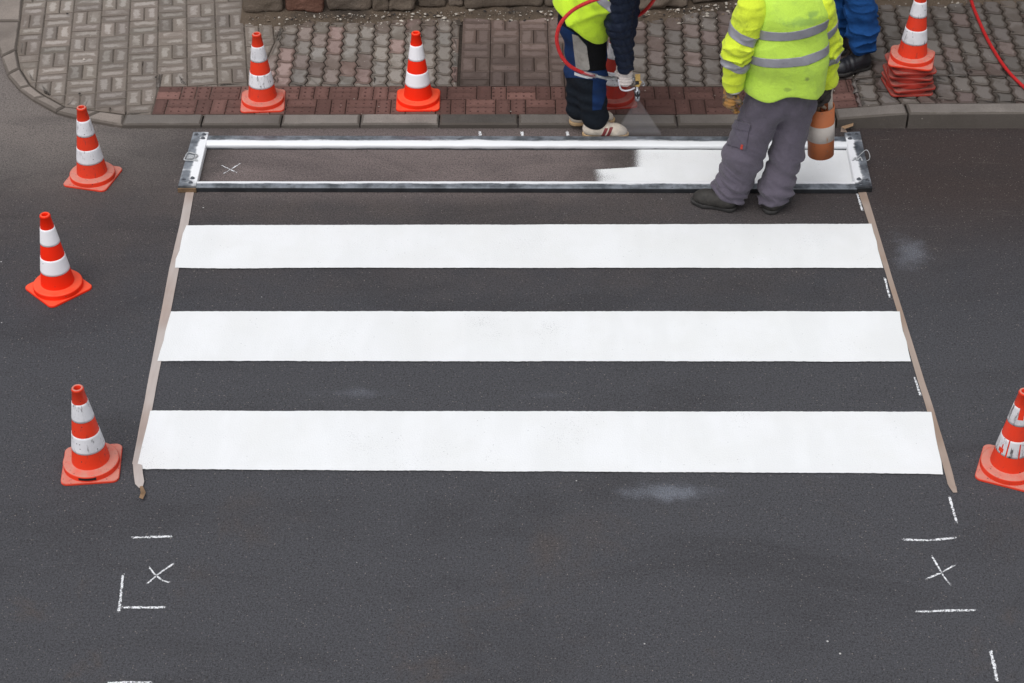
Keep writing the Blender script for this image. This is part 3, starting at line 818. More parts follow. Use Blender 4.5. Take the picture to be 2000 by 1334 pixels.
def endplate(out2, in2, name, side):
    """out2: far and near outer corner; in2: far and near inner corner (pixels at the top face)"""
    H_ = ZT + .006
    a0, a1 = [G(*p, H_) for p in out2]; b0, b1 = [G(*p, H_) for p in in2]; n, m_ = 24, 10
    vs, fs, pa, dk = [], [], [], []
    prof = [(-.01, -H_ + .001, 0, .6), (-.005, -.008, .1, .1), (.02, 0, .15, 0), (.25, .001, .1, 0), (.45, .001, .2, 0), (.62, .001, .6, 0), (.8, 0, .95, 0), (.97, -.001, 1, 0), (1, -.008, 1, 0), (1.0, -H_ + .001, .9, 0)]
    m_ = len(prof)
    for i in range(n + 1):
        s_ = i / n; o_, i_ = a0.lerp(a1, s_), b0.lerp(b1, s_)
        endk = max(0, 1 - abs(s_ - .0) / .16, 1 - abs(s_ - 1.0) / .16)
        for (t, dz, pt, d) in prof:
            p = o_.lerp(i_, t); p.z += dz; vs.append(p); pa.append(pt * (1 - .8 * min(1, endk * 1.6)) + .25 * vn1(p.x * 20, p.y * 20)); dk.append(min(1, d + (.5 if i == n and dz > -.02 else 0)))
    for i in range(n):
        for j in range(m_ - 1): k = i * m_ + j; fs.append((k, k + m_, k + m_ + 1, k + 1))
    fs += [tuple(range(m_)), tuple(n * m_ + q for q in range(m_))[::-1]]
    pl = mobj(name, vs, fs, M['frame'], frame, smooth=False, base=fb); attr_mesh(pl, 'paint', pa); attr_mesh(pl, 'dark', dk)
    # worn wooden block under the near end
    w0, w1 = a1.copy(), b1.copy()
    near = Vector((0, -.004, 0))
    card('end_block', [w0 + near + Vector((0, 0, -.012)), w1 + near + Vector((0, 0, -.012)), w1 + near + Vector((0, 0, -H_ + .002)), w0 + near + Vector((0, 0, -H_ + .002))], M['wood'] if side == 'l' else M['rubber_black'], pl, fb, .012)
    for (s_, t) in ((.05, .25), (.05, .72), (.12, .72), (.89, .22), (.865, .70), (.945, .66)):
        c = a0.lerp(a1, s_).lerp(b0.lerp(b1, s_), t)
        bm = bmesh.new()
        for r_, h_, zz, sg in ((.0155, .003, .0015, 16), (.0095, .008, .006, 6)):
            bmesh.ops.create_cone(bm, cap_ends=True, segments=sg, radius1=r_, radius2=r_ * .88, depth=h_, matrix=Matrix.Translation((c.x - fb.x, c.y - fb.y, c.z + zz)))
        from_bm('bolt', bm, M['bolt'], pl)
    return pl
pl_l = endplate([(377, 258), (347, 363)], [(408, 258), (383, 363)], 'end_plate', 'l')
pl_r = endplate([(1680, 257), (1704, 364)], [(1649, 259), (1671, 366)], 'end_plate', 'r')
def tube(name, pts, r, mat, parent=None, base=None, seg=8, closed=False, radii=None):
    pts = [Vector(p) for p in pts]; n = len(pts); vs, fs = [], []
    up_ = Vector((.12, .31, .94)).normalized()
    for i, p in enumerate(pts):
        a = pts[(i - 1) % n] if closed or i else pts[0]; b = pts[(i + 1) % n] if closed or i < n - 1 else pts[-1]
        t = (b - a).normalized(); x = t.cross(up_)
        if x.length < .1: x = t.cross(Vector((1, 0, 0)))
        x.normalize(); y = x.cross(t); rr = radii[i] if radii else r
        for q in range(seg): vs.append(p + (x * math.cos(2 * math.pi * q / seg) + y * math.sin(2 * math.pi * q / seg)) * rr)
    for i in range(n if closed else n - 1):
        j = (i + 1) % n
        for q in range(seg): fs.append((i * seg + q, i * seg + (q + 1) % seg, j * seg + (q + 1) % seg, j * seg + q))
    if not closed: fs += [tuple(range(seg))[::-1], tuple((n - 1) * seg + q for q in range(seg))]
    return mobj(name, vs, fs, mat, parent, True, base)
def smoothpath(pts, n=8):
    pts = [Vector(p) for p in pts]; out = []
    for i in range(len(pts) - 1):
        p0, p1, p2, p3 = pts[max(0, i - 1)], pts[i], pts[i + 1], pts[min(len(pts) - 1, i + 2)]
        for q in range(n):
            t = q / n; out.append(.5 * ((2 * p1) + (p2 - p0) * t + (2 * p0 - 5 * p1 + 4 * p2 - p3) * t * t + (3 * p1 - p0 - 3 * p2 + p3) * t ** 3))
    return out + [pts[-1]]
zz = ZT + .012
hp = [G(385, 302, zz), G(372, 298, zz + .008), G(366, 299, zz + .012), G(361, 308, zz + .01), G(360, 312, zz + .006), G(368, 313, zz), G(384, 313, zz)]
tube('wire_handle', smoothpath(hp, 4), .0042, M['paint_wire'], frame, fb)
hp = [G(386, 304, zz), G(381, 309, zz), G(382, 313, zz), G(386, 313, zz)]
tube('handle_hinge', smoothpath(hp, 4), .006, M['paint_wire'], frame, fb)
card('hinge_tab', [G(366, 302, zz), G(380, 304, zz + .002), G(378, 310, zz), G(364, 311, zz)], M['paint_wire'], frame, fb, .004)
hp = [G(1672, 312, zz), G(1676, 306, zz + .004), G(1683, 299, zz + .02), G(1691, 293, zz + .03), G(1696, 296, zz + .026), G(1699, 306, zz + .01), G(1697, 312, zz - .008), G(1692, 314, zz - .014)]
tube('wire_handle', smoothpath(hp, 5), .0022, M['paint_wire'], frame, fb)
hp = [G(1666, 313, zz), G(1671, 308, zz + .006), G(1675, 312, zz + .004), G(1680, 307, zz + .006), G(1684, 314, zz)]
tube('handle_knot', smoothpath(hp, 4), .005, M['paint_wire'], frame, fb)

# ------------------------------------------------------------------ traffic cones
def lathe(prof, seg=48):
    vs, fs = [], []
    for (r_, z) in prof:
        for q in range(seg): vs.append((r_ * math.cos(2 * math.pi * q / seg), r_ * math.sin(2 * math.pi * q / seg), z))
    for i in range(len(prof) - 1):
        for q in range(seg): fs.append((i * seg + q, i * seg + (q + 1) % seg, (i + 1) * seg + (q + 1) % seg, (i + 1) * seg + q))
    return vs, fs
CR = lambda z: .0262 + .150 * (.5 - z)
def rbox(half, rad, n=7):
    out = []
    for cx, cy, a0 in ((1, 1, 0), (-1, 1, 90), (-1, -1, 180), (1, -1, 270)):
        for q in range(n):
            a = R(a0 + 90 * q / (n - 1)); out.append((cx * (half - rad) + rad * math.cos(a), cy * (half - rad) + rad * math.sin(a)))
    return out
def warp_pts(vs, amt, seed):
    return [(x, y, z + amt * (math.sin(x * 17 + seed) * math.sin(y * 14 + seed * 2.1)) * min(1, math.hypot(x, y) / .14)) for x, y, z in vs]
GCONE = 'orange and white traffic cones'
def cone(loc, rz, style, label, group=GCONE, tilt=(0, 0), warp=0., seed=0., bare=False):
    root = empty('traffic_cone', loc, label, 'traffic cone', group, rz)
    root.rotation_euler = (tilt[0], tilt[1], rz)
    mo, ms = {'clean': ('cone_clean', 'sleeve_clean'), 'worn': ('cone_worn', 'sleeve_worn'), 'torn': ('cone_worn', 'sleeve_torn'), 'old': ('cone_old', 'sleeve_worn')}[style]
    # square base plate with rounded corners
    bot, top = rbox(.1425, .034), rbox(.1395, .032); n = len(bot); hr = .128
    vs = [(x, y, .001) for x, y in bot] + [(x, y, .010) for x, y in bot] + [(x, y, .0135) for x, y in top]
    hole = [(hr * math.cos(math.atan2(y, x)), hr * math.sin(math.atan2(y, x))) for x, y in top]
    vs += [(x, y, .0135) for x, y in hole]
    fs = [tuple(range(n))[::-1]]
    for q in range(3):
        for i in range(n): j = (i + 1) % n; fs.append((q * n + i, q * n + j, (q + 1) * n + j, (q + 1) * n + i))
    o = mobj('base_plate', warp_pts(vs, warp, seed), fs, M[mo], root, smooth=False)
    # round collar
    vs, fs = lathe([(.1385, .012), (.1385, .036), (.1375, .040), (.134, .0435), (.126, .045), (.105, .0465), (.096, .048), (CR(.05) - .003, .052)])
    mobj('collar', warp_pts(vs, warp, seed), fs, M[mo], root)
    # body: open tip with a rolled rim
    prof = [(CR(.046), .046), (CR(.10), .10), (CR(.2), .2), (CR(.3), .3), (CR(.4), .4), (CR(.487), .487), (CR(.487) + .0025, .489), (CR(.5) + .0015, .498), (CR(.5) - .002, .5015), (.0185, .5), (.017, .496), (.017, .44), (.02, .40)]
    vs, fs = lathe(prof); mobj('cone_body', vs, fs, M[mo], root)
    if not bare:
        for z0_, z1_ in ((.318, .419), (.137, .231)):
            n_, sg = 8, 64
            prof = [(CR(z0_) + .0002, z0_)] + [(CR(z0_ + (z1_ - z0_) * q / n_) + .0016, z0_ + (z1_ - z0_) * q / n_) for q in range(n_ + 1)] + [(CR(z1_) + .0002, z1_)]
            vs, fs = lathe(prof, sg)
            if style == 'torn':
                vs = [(x, y, z) for x, y, z in vs]
                keep = []
                for f in fs:
                    c = [sum(vs[t][d] for t in f) / 4 for d in range(3)]; a = math.degrees(math.atan2(c[1], c[0])) % 360; h_ = (c[2] - z0_) / (z1_ - z0_)
                    bad = (z0_ > .2 and 262 < a < 296 and h_ > .42) or (z0_ < .2 and (231 < a < 236 and h_ < .6 or 252 < a < 256 or (296 < a < 302 and h_ < .9))) or (z0_ < .2 and 222 < a < 240 and .1 < h_ < .35)
                    if not bad: keep.append(f)
                fs = keep
            mobj('reflective_sleeve', vs, fs, M[ms], root)
    return root
def on_ground(u, v, fn):                    # v at the centre of the base on the ground
    p = fn(u, v); return (p.x, p.y, p.z)
def Groad(u, v): return G(u, v, 0)
cone(on_ground(182, 347, Groad), R(-14), 'worn', 'scuffed traffic cone on the road beside the rounded kerb, white bands streaked black', seed=1)
cone(on_ground(115, 563, Groad), R(45), 'clean', 'clean bright traffic cone with its base turned cornerwise, standing alone on the road', seed=2)
c4 = cone(on_ground(180, 909, Groad), R(6), 'worn', 'traffic cone with a black smear on its collar, near the end of the widest stripe', seed=3)
sm = [(.1392 * math.cos(a), .1392 * math.sin(a), z) for a in np.linspace(R(248), R(284), 12) for z in (.021, .036)]
mobj('black_smear', sm, [(2 * i, 2 * i + 2, 2 * i + 3, 2 * i + 1) for i in range(11)], M['rubber_black'], c4)
cone(on_ground(514, 199, P), R(4), 'worn', 'faded traffic cone with dusty pink base, the first one standing on the red paving strip', seed=4)
cone(on_ground(817, 197, P), R(1), 'clean', 'clean bright orange traffic cone standing alone on the red paving strip', seed=5)
cone(on_ground(1197, 193, P), R(8), 'old', 'dull red traffic cone half hidden behind the leg of the spraying worker', seed=6)
cone(on_ground(1968, 916, Groad), R(-22), 'torn', 'traffic cone with torn and peeling white sleeves, cut off by the right photo edge', seed=7)
cs_ = P(1771, 168); GST = 'nested stack of traffic cones'
info = [('old', 'bottom cone of the nested stack, only its dirty red base plate showing', R(6), 0, 0),
        ('old', 'second cone from the bottom of the nested stack, with a bright worn plate edge', R(12), .004, -.003),
        ('old', 'third cone from the bottom of the nested stack, one corner of its plate bent', R(3), -.003, .004),
        ('old', 'third cone from the top of the nested stack, dusty red plate showing', R(-8), .005, .002),
        ('old', 'second cone from the top of the nested stack, bright red under the top plate', R(5), .002, 0),
        ('worn', 'top cone of the nested stack, its white bands whole and marked with red flecks', R(-15), .004, .0)]
for i, (st_, lb, rz, dx, dy) in enumerate(info):
    cone((cs_.x + dx, cs_.y + dy, cs_.z + .040 * i), rz, st_, lb, GST, tilt=(random.uniform(-.003, .003), random.uniform(-.003, .003)), warp=.007 if 0 < i < 5 else .005, seed=i * 1.7, bare=i < 5)

# ------------------------------------------------------------------ signed distance modelling for bodies and clothes
def surfnets(V, lo, h):
    S = V < 0; nx, ny, nz = V.shape
    C = [(i, j, k) for i in (0, 1) for j in (0, 1) for k in (0, 1)]
    sl_ = lambda A, c: A[c[0]:nx - 1 + c[0], c[1]:ny - 1 + c[1], c[2]:nz - 1 + c[2]]
    cnt = sum(sl_(S, c).astype(np.int8) for c in C)
    act = (cnt > 0) & (cnt < 8); ii = np.argwhere(act); idx = -np.ones(act.shape, np.int64); idx[act] = np.arange(len(ii))
    pos = np.zeros((len(ii), 3)); num = np.zeros(len(ii))
    for a in C:
        for ax in range(3):
            if a[ax]: continue
            b = list(a); b[ax] = 1
            va, vb = sl_(V, a)[act], sl_(V, b)[act]; m = (va < 0) != (vb < 0)
            t = np.where(m, va / np.where(m, va - vb, 1), 0)
            p = np.tile(np.array(a, float), (len(ii), 1)); p[:, ax] += t
            pos += p * m[:, None]; num += m
    pos = np.array(lo) + h * (ii + pos / num[:, None])
    faces = []
    for ax in range(3):
        o1, o2 = [(1, 2), (2, 0), (0, 1)][ax]
        A = np.take(S, range(0, S.shape[ax] - 1), ax); B = np.take(S, range(1, S.shape[ax]), ax)
        e = np.argwhere(A != B); e = e[(e[:, o1] > 0) & (e[:, o1] < S.shape[o1] - 1) & (e[:, o2] > 0) & (e[:, o2] < S.shape[o2] - 1)]
        if not len(e): continue
        q = []
        for d1, d2 in ((-1, -1), (0, -1), (0, 0), (-1, 0)):
            c = e.copy(); c[:, o1] += d1; c[:, o2] += d2; q.append(idx[c[:, 0], c[:, 1], c[:, 2]])
        q = np.stack(q, 1); ins = S[e[:, 0], e[:, 1], e[:, 2]]
        q[~ins] = q[~ins][:, ::-1]; faces.append(q)
    return pos, np.concatenate(faces)
def V3(p): return np.array(tuple(p), np.float32)
def smin(a, b, k):
    h = np.maximum(k - np.abs(a - b), 0) / k
    return np.minimum(a, b) - h * h * k * .25
def smax(a, b, k): return -smin(-a, -b, k)
def cap(a, b, ra, rb, n=None, k=1.0):
    """tapered capsule; n, k: stretched k times along direction n"""
    a, b = V3(a), V3(b); nn = None if n is None else V3(Vector(n).normalized())
    def f(p):
        ba = b - a; pa = p - a; t = np.clip(pa @ ba / max(1e-9, float(ba @ ba)), 0, 1)
        v = pa - t[:, None] * ba
        if nn is not None: v = v + (v @ nn)[:, None] * nn * (1 / k - 1)
        return np.sqrt((v * v).sum(1)) - (ra + (rb - ra) * t)
    return f
def chain(pts, rs, n=None, k=1.0): return [cap(pts[i], pts[i + 1], rs[i], rs[i + 1], n, k) for i in range(len(pts) - 1)]
def ball(c, r, sc=(1, 1, 1)):
    c = V3(c); s_ = np.array(sc, np.float32)
    def f(p):
        q = (p - c) / s_; return (np.sqrt((q * q).sum(1)) - r) * float(min(sc))
    return f
def union(fs, k=.02):
    def f(p):
        d = fs[0](p)
        for g in fs[1:]: d = smin(d, g(p), k)
        return d
    return f
def half(pt, nrm):
    pt = V3(pt); nrm = V3(Vector(nrm).normalized())
    return lambda p: (p - pt) @ nrm
def cut(f, planes, k=.012):
    def g(p):
        d = f(p)
        for pl in planes: d = smax(d, pl(p), k)
        return d
    return g
def folds(f, fn, near=.04):
    """add a displacement field near the surface"""
    def g(p):
        d = f(p); m = np.abs(d) < near; d = d.copy()
        if m.any(): d[m] += fn(p[m])
        return d
    return g
def sdf_mesh(f, lo, hi, h):
    lo = np.array(tuple(lo), np.float32); hi = np.array(tuple(hi), np.float32)
    n = np.ceil((hi - lo) / h).astype(int) + 1
    ax = [lo[i] + h * np.arange(n[i], dtype=np.float32) for i in range(3)]
    V = np.empty(tuple(n), np.float32)
    for i in range(0, n[0], 24):
        g = np.stack(np.meshgrid(ax[0][i:i + 24], ax[1], ax[2], indexing='ij'), -1)
        V[i:i + 24] = f(g.reshape(-1, 3)).reshape(g.shape[:3])
    return surfnets(V, lo, h)
def bounds(pts, pad): a = np.array([tuple(p) for p in pts]); return a.min(0) - pad, a.max(0) + pad
def sm_obj(name, f, lo, hi, h, mat, parent, base):
    v, q = sdf_mesh(f, lo, hi, h)
    return mobj(name, v, q, mat, parent, True, base), v, q
def patch(name, v, q, planes, mat, parent, base, off=.003, facing=None):
    """a piece cut out of a garment by planes (point, normal: kept on the negative side), lifted off it as a layer with thickness"""
    bm = bmesh.new()
    pts = v; lo_ = np.ones(len(v), bool)
    for co, no in planes: lo_ &= ((v - np.array(tuple(co))) @ np.array(tuple(no))) < .03
    fk = q[lo_[q].any(1)]
    if not len(fk): bm.free(); return None
    used = np.unique(fk); mp = {int(u): bm.verts.new(v[u]) for u in used}
    for f in fk:
        try: bm.faces.new([mp[int(t)] for t in f])
        except ValueError: pass
    for co, no in planes:
        bmesh.ops.bisect_plane(bm, geom=bm.verts[:] + bm.edges[:] + bm.faces[:], dist=1e-5, plane_co=Vector(co), plane_no=Vector(no), clear_outer=True)
    bm.normal_update()
    if facing is not None:
        bmesh.ops.delete(bm, geom=[f for f in bm.faces if f.normal.dot(facing - f.calc_center_median()) < 0], context='FACES')
    if not bm.faces: bm.free(); return None
    bm.normal_update()
    nr = {x: x.normal.copy() for x in bm.verts}
    for x, n_ in nr.items(): x.co += n_ * off
    ret = bmesh.ops.extrude_face_region(bm, geom=bm.faces[:])
    # the extruded copy stays outside, the old layer sinks into the garment
    new = [g for g in ret['geom'] if isinstance(g, bmesh.types.BMVert)]
    ns = set(new)
    for x in bm.verts:
        if x not in ns: x.co -= nr.get(x, Vector()) * (off + .001)
    bmesh.ops.translate(bm, verts=bm.verts[:], vec=-Vector(base))
    o = from_bm(name, bm, mat, parent, True)
    return o
def pix_planes(poly):
    """planes through the viewpoint and the edges of a convex pixel outline: they mark a panel's seams on a garment"""
    r = [ray(*p) for p in poly]; c = sum(r, Vector()) / len(r); out = []
    for i in range(len(r)):
        n = r[i].cross(r[(i + 1) % len(r)]).normalized()
        if n.dot(c) > 0: n = -n
        out.append((CAM, n))
    return out
def wave(p, d, freq, warp, seed, wf=5.0):
    n = vnoise(p * wf + seed)
    return np.sin(2 * np.pi * (freq * (p @ V3(Vector(d).normalized())) + warp * n))
def crease(p, d, freq, warp, seed, wf=5.0):
    s_ = wave(p, d, freq, warp, seed, wf); return 1 - np.sqrt(np.abs(s_) + .02) 
def fade(x, a, b): return np.clip((x - a) / (b - a), 0, 1)

# ---- a boot or shoe standing on the ground: heel and toe points, sole and upper
def shoe(person, base, heel, toe, z, hgt, mats, name, wid=.052, ank=None, h=.0045, sole_t=.028, extra=None):
    heel = Vector((heel[0], heel[1], z)); toe = Vector((toe[0], toe[1], z)); d = (toe - heel); L = d.length; d.normalize(); s_ = Vector((-d.y, d.x, 0)); U = Vector((0, 0, 1))
    A = lambda t, w, q: heel + d * (L * t) + s_ * w + U * q
    an = A(.16, 0, hgt) if ank is None else ank
    up = union(chain([A(.14, 0, .055), A(.45, 0, .052), A(.72, .003, .042), A(.86, .002, .035)], [wid * .84, wid * .86, wid * .92, wid * .76]) +
               [cap(A(.17, 0, .06), an, wid * .9, wid * .95), cap(A(.28, 0, .07), A(.50, 0, .055), wid * .9, wid * .8)], .035)
    up = cut(up, [half(A(0, 0, sole_t - .004), -U), half(an + U * .02, (an - A(.17, 0, .06)).normalized())], .01)
    up = folds(up, lambda p: .0022 * wave(p, d, 26, .5, 3) * fade(((p - V3(heel)) @ V3(d)) / L, .4, .5) * fade(-((p - V3(heel)) @ V3(d)) / L, -.72, -.6))
    lo, hi = bounds([A(-.1, .07, 0), A(1.12, -.07, 0), A(-.1, -.07, 0), A(1.12, .07, 0), an + U * .06, an + Vector((.06, .06, 0)), an - Vector((.06, .06, 0))], .02)
    o, v, q = sm_obj(name, up, lo, hi, h, mats[0], person, base)
    so = union(chain([A(.13, 0, .02), A(.45, -.002, .02), A(.70, .004, .02), A(.88, .002, .02)], [wid * .92, wid * .84, wid * 1.06, wid * .88]), .02)
    so = cut(so, [half(A(0, 0, sole_t), U), half(A(0, 0, .001), -U)], .006)
    so_, v2, q2 = sm_obj('sole', so, lo, hi, h, mats[1], o, base)
    return o, v, q, A, (d, s_)

# ---- five fingered glove: palm frame from wrist, direction of the fingers and back of the hand
def glove(name, person, base, wrist, fdir, back, mat, right=True, curl=1.0, size=1.0, cuff=.045, h=.0028, spread=1.0, thumb_in=1.0):
    f = Vector(fdir).normalized(); b = Vector(back).normalized(); b = (b - f * b.dot(f)).normalized(); s_ = f.cross(b)      # s_: towards the little finger or the thumb
    if not right: s_ = -s_
    w = Vector(wrist); S = size
    A = lambda x, y, z: w + f * x * S + s_ * y * S + b * z * S             # x along fingers, y towards thumb, z to the back
    parts = [cap(A(.02, .0, 0), A(.085, .004, .002), .030 * S, .034 * S, s_, 1.35), cap(A(-cuff, 0, 0), A(.02, 0, 0), .036 * S, .030 * S, s_, 1.15)]
    fing = []
    for i, (y, L, r) in enumerate(((.033, .074, .0115), (.011, .082, .012), (-.012, .076, .0115), (-.033, .060, .0105))):
        k = curl * (.9 + .12 * i); a1, a2, a3 = .55 * k, 1.25 * k, 1.75 * k
        p0 = A(.088 - .004 * i, y, .004); dirs = [(math.cos(t), -math.sin(t)) for t in (a1, a2, a3)]
        pts_ = [p0]
        for (c, s2), l_ in zip(dirs, (L * .46, L * .31, L * .27)):
            pts_.append(pts_[-1] + (f * c + b * s2 + s_ * (.05 * spread * (1.5 - i) * c)) * l_ * S)
        fing.append(union(chain(pts_, [r * 1.1 * S, r * 1.03 * S, r * .98 * S, r * .88 * S]), .006))
    t0 = A(.025, .030, -.008); t1 = A(.055, .052, -.026 * thumb_in); t2 = A(.082, .044, -.046 * thumb_in); t3 = A(.104, .028, -.056 * thumb_in)
    th = union(chain([t0, t1, t2, t3], [.018 * S, .015 * S, .0135 * S, .011 * S]), .008)
    body = union(parts, .02)
    def g(p):
        d = body(p)
        for q in fing: d = smin(d, q(p), .006)
        d = smin(d, th(p), .012)
        return d
    g2 = folds(g, lambda p: .0016 * wave(p, f, 45, .9, 2, 14) + .001 * (vnoise(p * 90) - .5))
    lo, hi = bounds([A(x, y, z) for x in (-cuff - .04, .2) for y in (-.07, .09) for z in (-.13, .06)], .0)
    return sm_obj(name, g2, lo, hi, h, mat, person, base)

# ---- the continuous body under the clothes
SKIN = None
def skin_mat():
    n = NT('skin'); c = n.mix(n.noise(18, 4), (.42, .24, .17), (.50, .30, .22)); return n.bsdf(c, .55, spec=.35, **{'Subsurface Weight': .08})
M['skin'] = skin_mat(); M['hair'] = plain('short_brown_hair', (.045, .03, .02), .8, var=.4)
M['eye_white'] = plain('eye_white', (.55, .5, .46), .3); M['eye'] = plain('eye_dark', (.03, .025, .02), .2)
def body(person, base, J, face):
    """J: joints. head looks along face"""
    hd, nk = Vector(J['head']), Vector(J['neck']); f = Vector(face).normalized(); U = (hd - nk).normalized(); f = (f - U * f.dot(U)).normalized(); s_ = f.cross(U)
    H = lambda x, y, z: hd + f * x + s_ * y + U * z
    ps = [cap(J['hipc'], J['chest'], .085, .092, J['side'], 1.35), cap(J['chest'], nk, .09, .055, J['side'], 1.5), cap(nk, hd - U * .05, .055, .052)]
    for a in ('L', 'R'):
        ps += [cap(J['hip' + a], J['kne' + a], .075, .05), cap(J['kne' + a], J['ank' + a], .05, .036), cap(J['sho' + a], J['elb' + a], .047, .038), cap(J['elb' + a], J['wri' + a], .038, .026),
               cap(J['wri' + a], Vector(J['wri' + a]) + (Vector(J['wri' + a]) - Vector(J['elb' + a])).normalized() * .06, .026, .022), cap(J['ank' + a], J['toe' + a], .036, .028)]
    bodyf = union(ps, .05)
    head = union([ball(H(-.008, 0, .035), .092, (1.0, .82, 1.08)), ball(H(.022, 0, -.045), .066, (1.0, .86, 1.0)), ball(H(.062, 0, -.088), .024, (1, 1.3, .9))], .05)
    nose = union([cap(H(.086, 0, .022), H(.108, 0, -.018), .009, .014)], .01); ears = [ball(H(-.01, y, 0), .028, (.75, .35, 1.1)) for y in (-.077, .077)]
    brow = cap(H(.082, -.03, .032), H(.082, .03, .032), .010, .010); lips = cap(H(.084, -.018, -.055), H(.084, .018, -.055), .008, .008)
    def g(p):
        d = smin(bodyf(p), head(p), .03)
        for y in (-.031, .031): d = smax(d, -ball(H(.098, y, .016), .014)(p), .012)
        d = smin(d, nose(p), .012)
        for e in ears: d = smin(d, e(p), .012)
        return smin(smin(d, brow(p), .014), lips(p), .01)
    pts_ = [Vector(v) for k, v in J.items() if k not in ('side',)]
    lo, hi = bounds(pts_ + [hd + Vector((.1, .1, .15)), hd - Vector((.1, .1, .1))], .16)
    o, v, q = sm_obj('body', g, lo, hi, .0105, M['skin'], person, base)
    hr = cut(ball(H(-.018, 0, .045), .1, (1.0, .86, 1.06)), [half(H(.052, 0, .05), (f * .8 - U * .45)), half(H(0, 0, -.05), -U)], .02)
    hr = folds(hr, lambda p: .004 * (vnoise(p * 60) - .5))
    lo, hi = bounds([hd], .16); sm_obj('hair', hr, lo, hi, .007, M['hair'], person, base)
    for y in (-.031, .031):
        bm = bmesh.new(); bmesh.ops.create_uvsphere(bm, u_segments=12, v_segments=8, radius=.0125, matrix=Matrix.Translation(H(.083, y, .016) - Vector(base))); ey = from_bm('eye', bm, M['eye_white'], person, True)
        bm = bmesh.new(); bmesh.ops.create_uvsphere(bm, u_segments=10, v_segments=8, radius=.0062, matrix=Matrix.Translation(H(.0905, y, .0155) - Vector(base))); from_bm('iris', bm, M['eye'], ey, True)
    return o

# materials of the clothes
M['vest_green'] = fabric('vest_lime_fabric', (.50, .73, .085), .35, (.24, .38, .09), bump=.2, wr=7)
M['sleeve_yellow'] = fabric('sleeve_yellow_fabric', (.64, .77, .045), .5, (.16, .20, .03), bump=.25, wr=16)
M['vest_lime'] = fabric('vest_bright_fabric', (.50, .72, .035), .5, (.18, .28, .04), bump=.2, wr=9)
def reflect_mat():
    n = NT('reflective_tape'); c = n.mix(n.noise(12, 5, .65), (.22, .215, .245), (.36, .355, .39))
    c = n.mix(n.rng(n.noise(30, 5, .7), .58, .75, 0, .5), c, (.13, .13, .15))
    return n.bsdf(c, .42, .25, normal=n.bump(n.noise(18, 4), .25, .01), spec=.5)
M['reflect'] = reflect_mat()
M['grey_trousers'] = fabric('grey_work_trousers', (.108, .094, .122), .35, (.06, .055, .06), bump=.3, wr=13, sheen=.15)
M['grey_pocket'] = fabric('grey_pocket_cloth', (.100, .088, .115), .35, bump=.3, wr=16, sheen=.15)
M['navy_trousers'] = fabric('navy_black_trousers', (.0075, .011, .017), .3, (.02, .02, .022), bump=.3, wr=12, sheen=0)
M['blue_panel'] = fabric('blue_panel_cloth', (.009, .029, .098), .4, (.02, .03, .05), bump=.25, wr=14, sheen=0)
M['grey_patch'] = fabric('grey_patch_cloth', (.32, .30, .275), .75, (.14, .125, .105), bump=.3, wr=14)
M['white_piping'] = fabric('white_piping_cloth', (.52, .53, .55), .2)
M['black_panel'] = fabric('black_panel_cloth', (.004, .004, .005), .1, sheen=0)
M['quilt_navy'] = fabric('navy_quilted_cloth', (.008, .0135, .031), .3, (.016, .02, .03), rough=.6, bump=.3, wr=24, sheen=0)
M['blue_trousers'] = fabric('blue_work_trousers', (.010, .062, .21), .35, (.012, .03, .07), bump=.35, wr=11, sheen=0)
M['dark_trousers'] = fabric('dark_blue_trousers', (.012, .022, .05), .3, bump=.3, sheen=0)
M['boot_black'] = plain('boot_black_leather', (.014, .0145, .018), .42, var=.3, scale=45); M['boot_worn'] = plain('boot_worn_leather', (.034, .031, .028), .75, var=.35, scale=30)
M['sole_black'] = plain('boot_rubber', (.036, .034, .033), .8, var=.3); M['sole_gum'] = plain('gum_sole', (.47, .32, .175), .7, var=.2); M['shoe_white'] = plain('white_shoe_leather', (.56, .49, .41), .7, var=.25, scale=24)
M['shoe_stripe'] = plain('maroon_stripe', (.20, .032, .035), .6); M['lace'] = plain('shoe_lace', (.55, .47, .44), .9)
M['glove_white'] = fabric('white_work_glove', (.66, .59, .56), .3, (.4, .33, .3), bump=.3, wr=40)
def glove_mat():
    n = NT('leather_glove'); c = n.mix(n.rng(n.noise(16, 4, .6), .42, .58), (.15, .115, .085), (.36, .18, .05)); c = n.mix(n.rng(n.noise(23, 4), .5, .65), c, (.05, .04, .033))
    return n.bsdf(c, .8, normal=n.bump(n.noise(90, 4), .4, .004))
M['glove_leather'] = glove_mat(); M['glove_dark'] = plain('dark_glove', (.035, .028, .024), .8, var=.4)
M['cuff_grey'] = plain('grey_knit_cuff', (.33, .32, .31), .9); M['red_tab'] = plain('red_tab', (.5, .05, .03), .6)
M['jacket_dark'] = fabric('dark_work_jacket', (.012, .03, .08), .3)

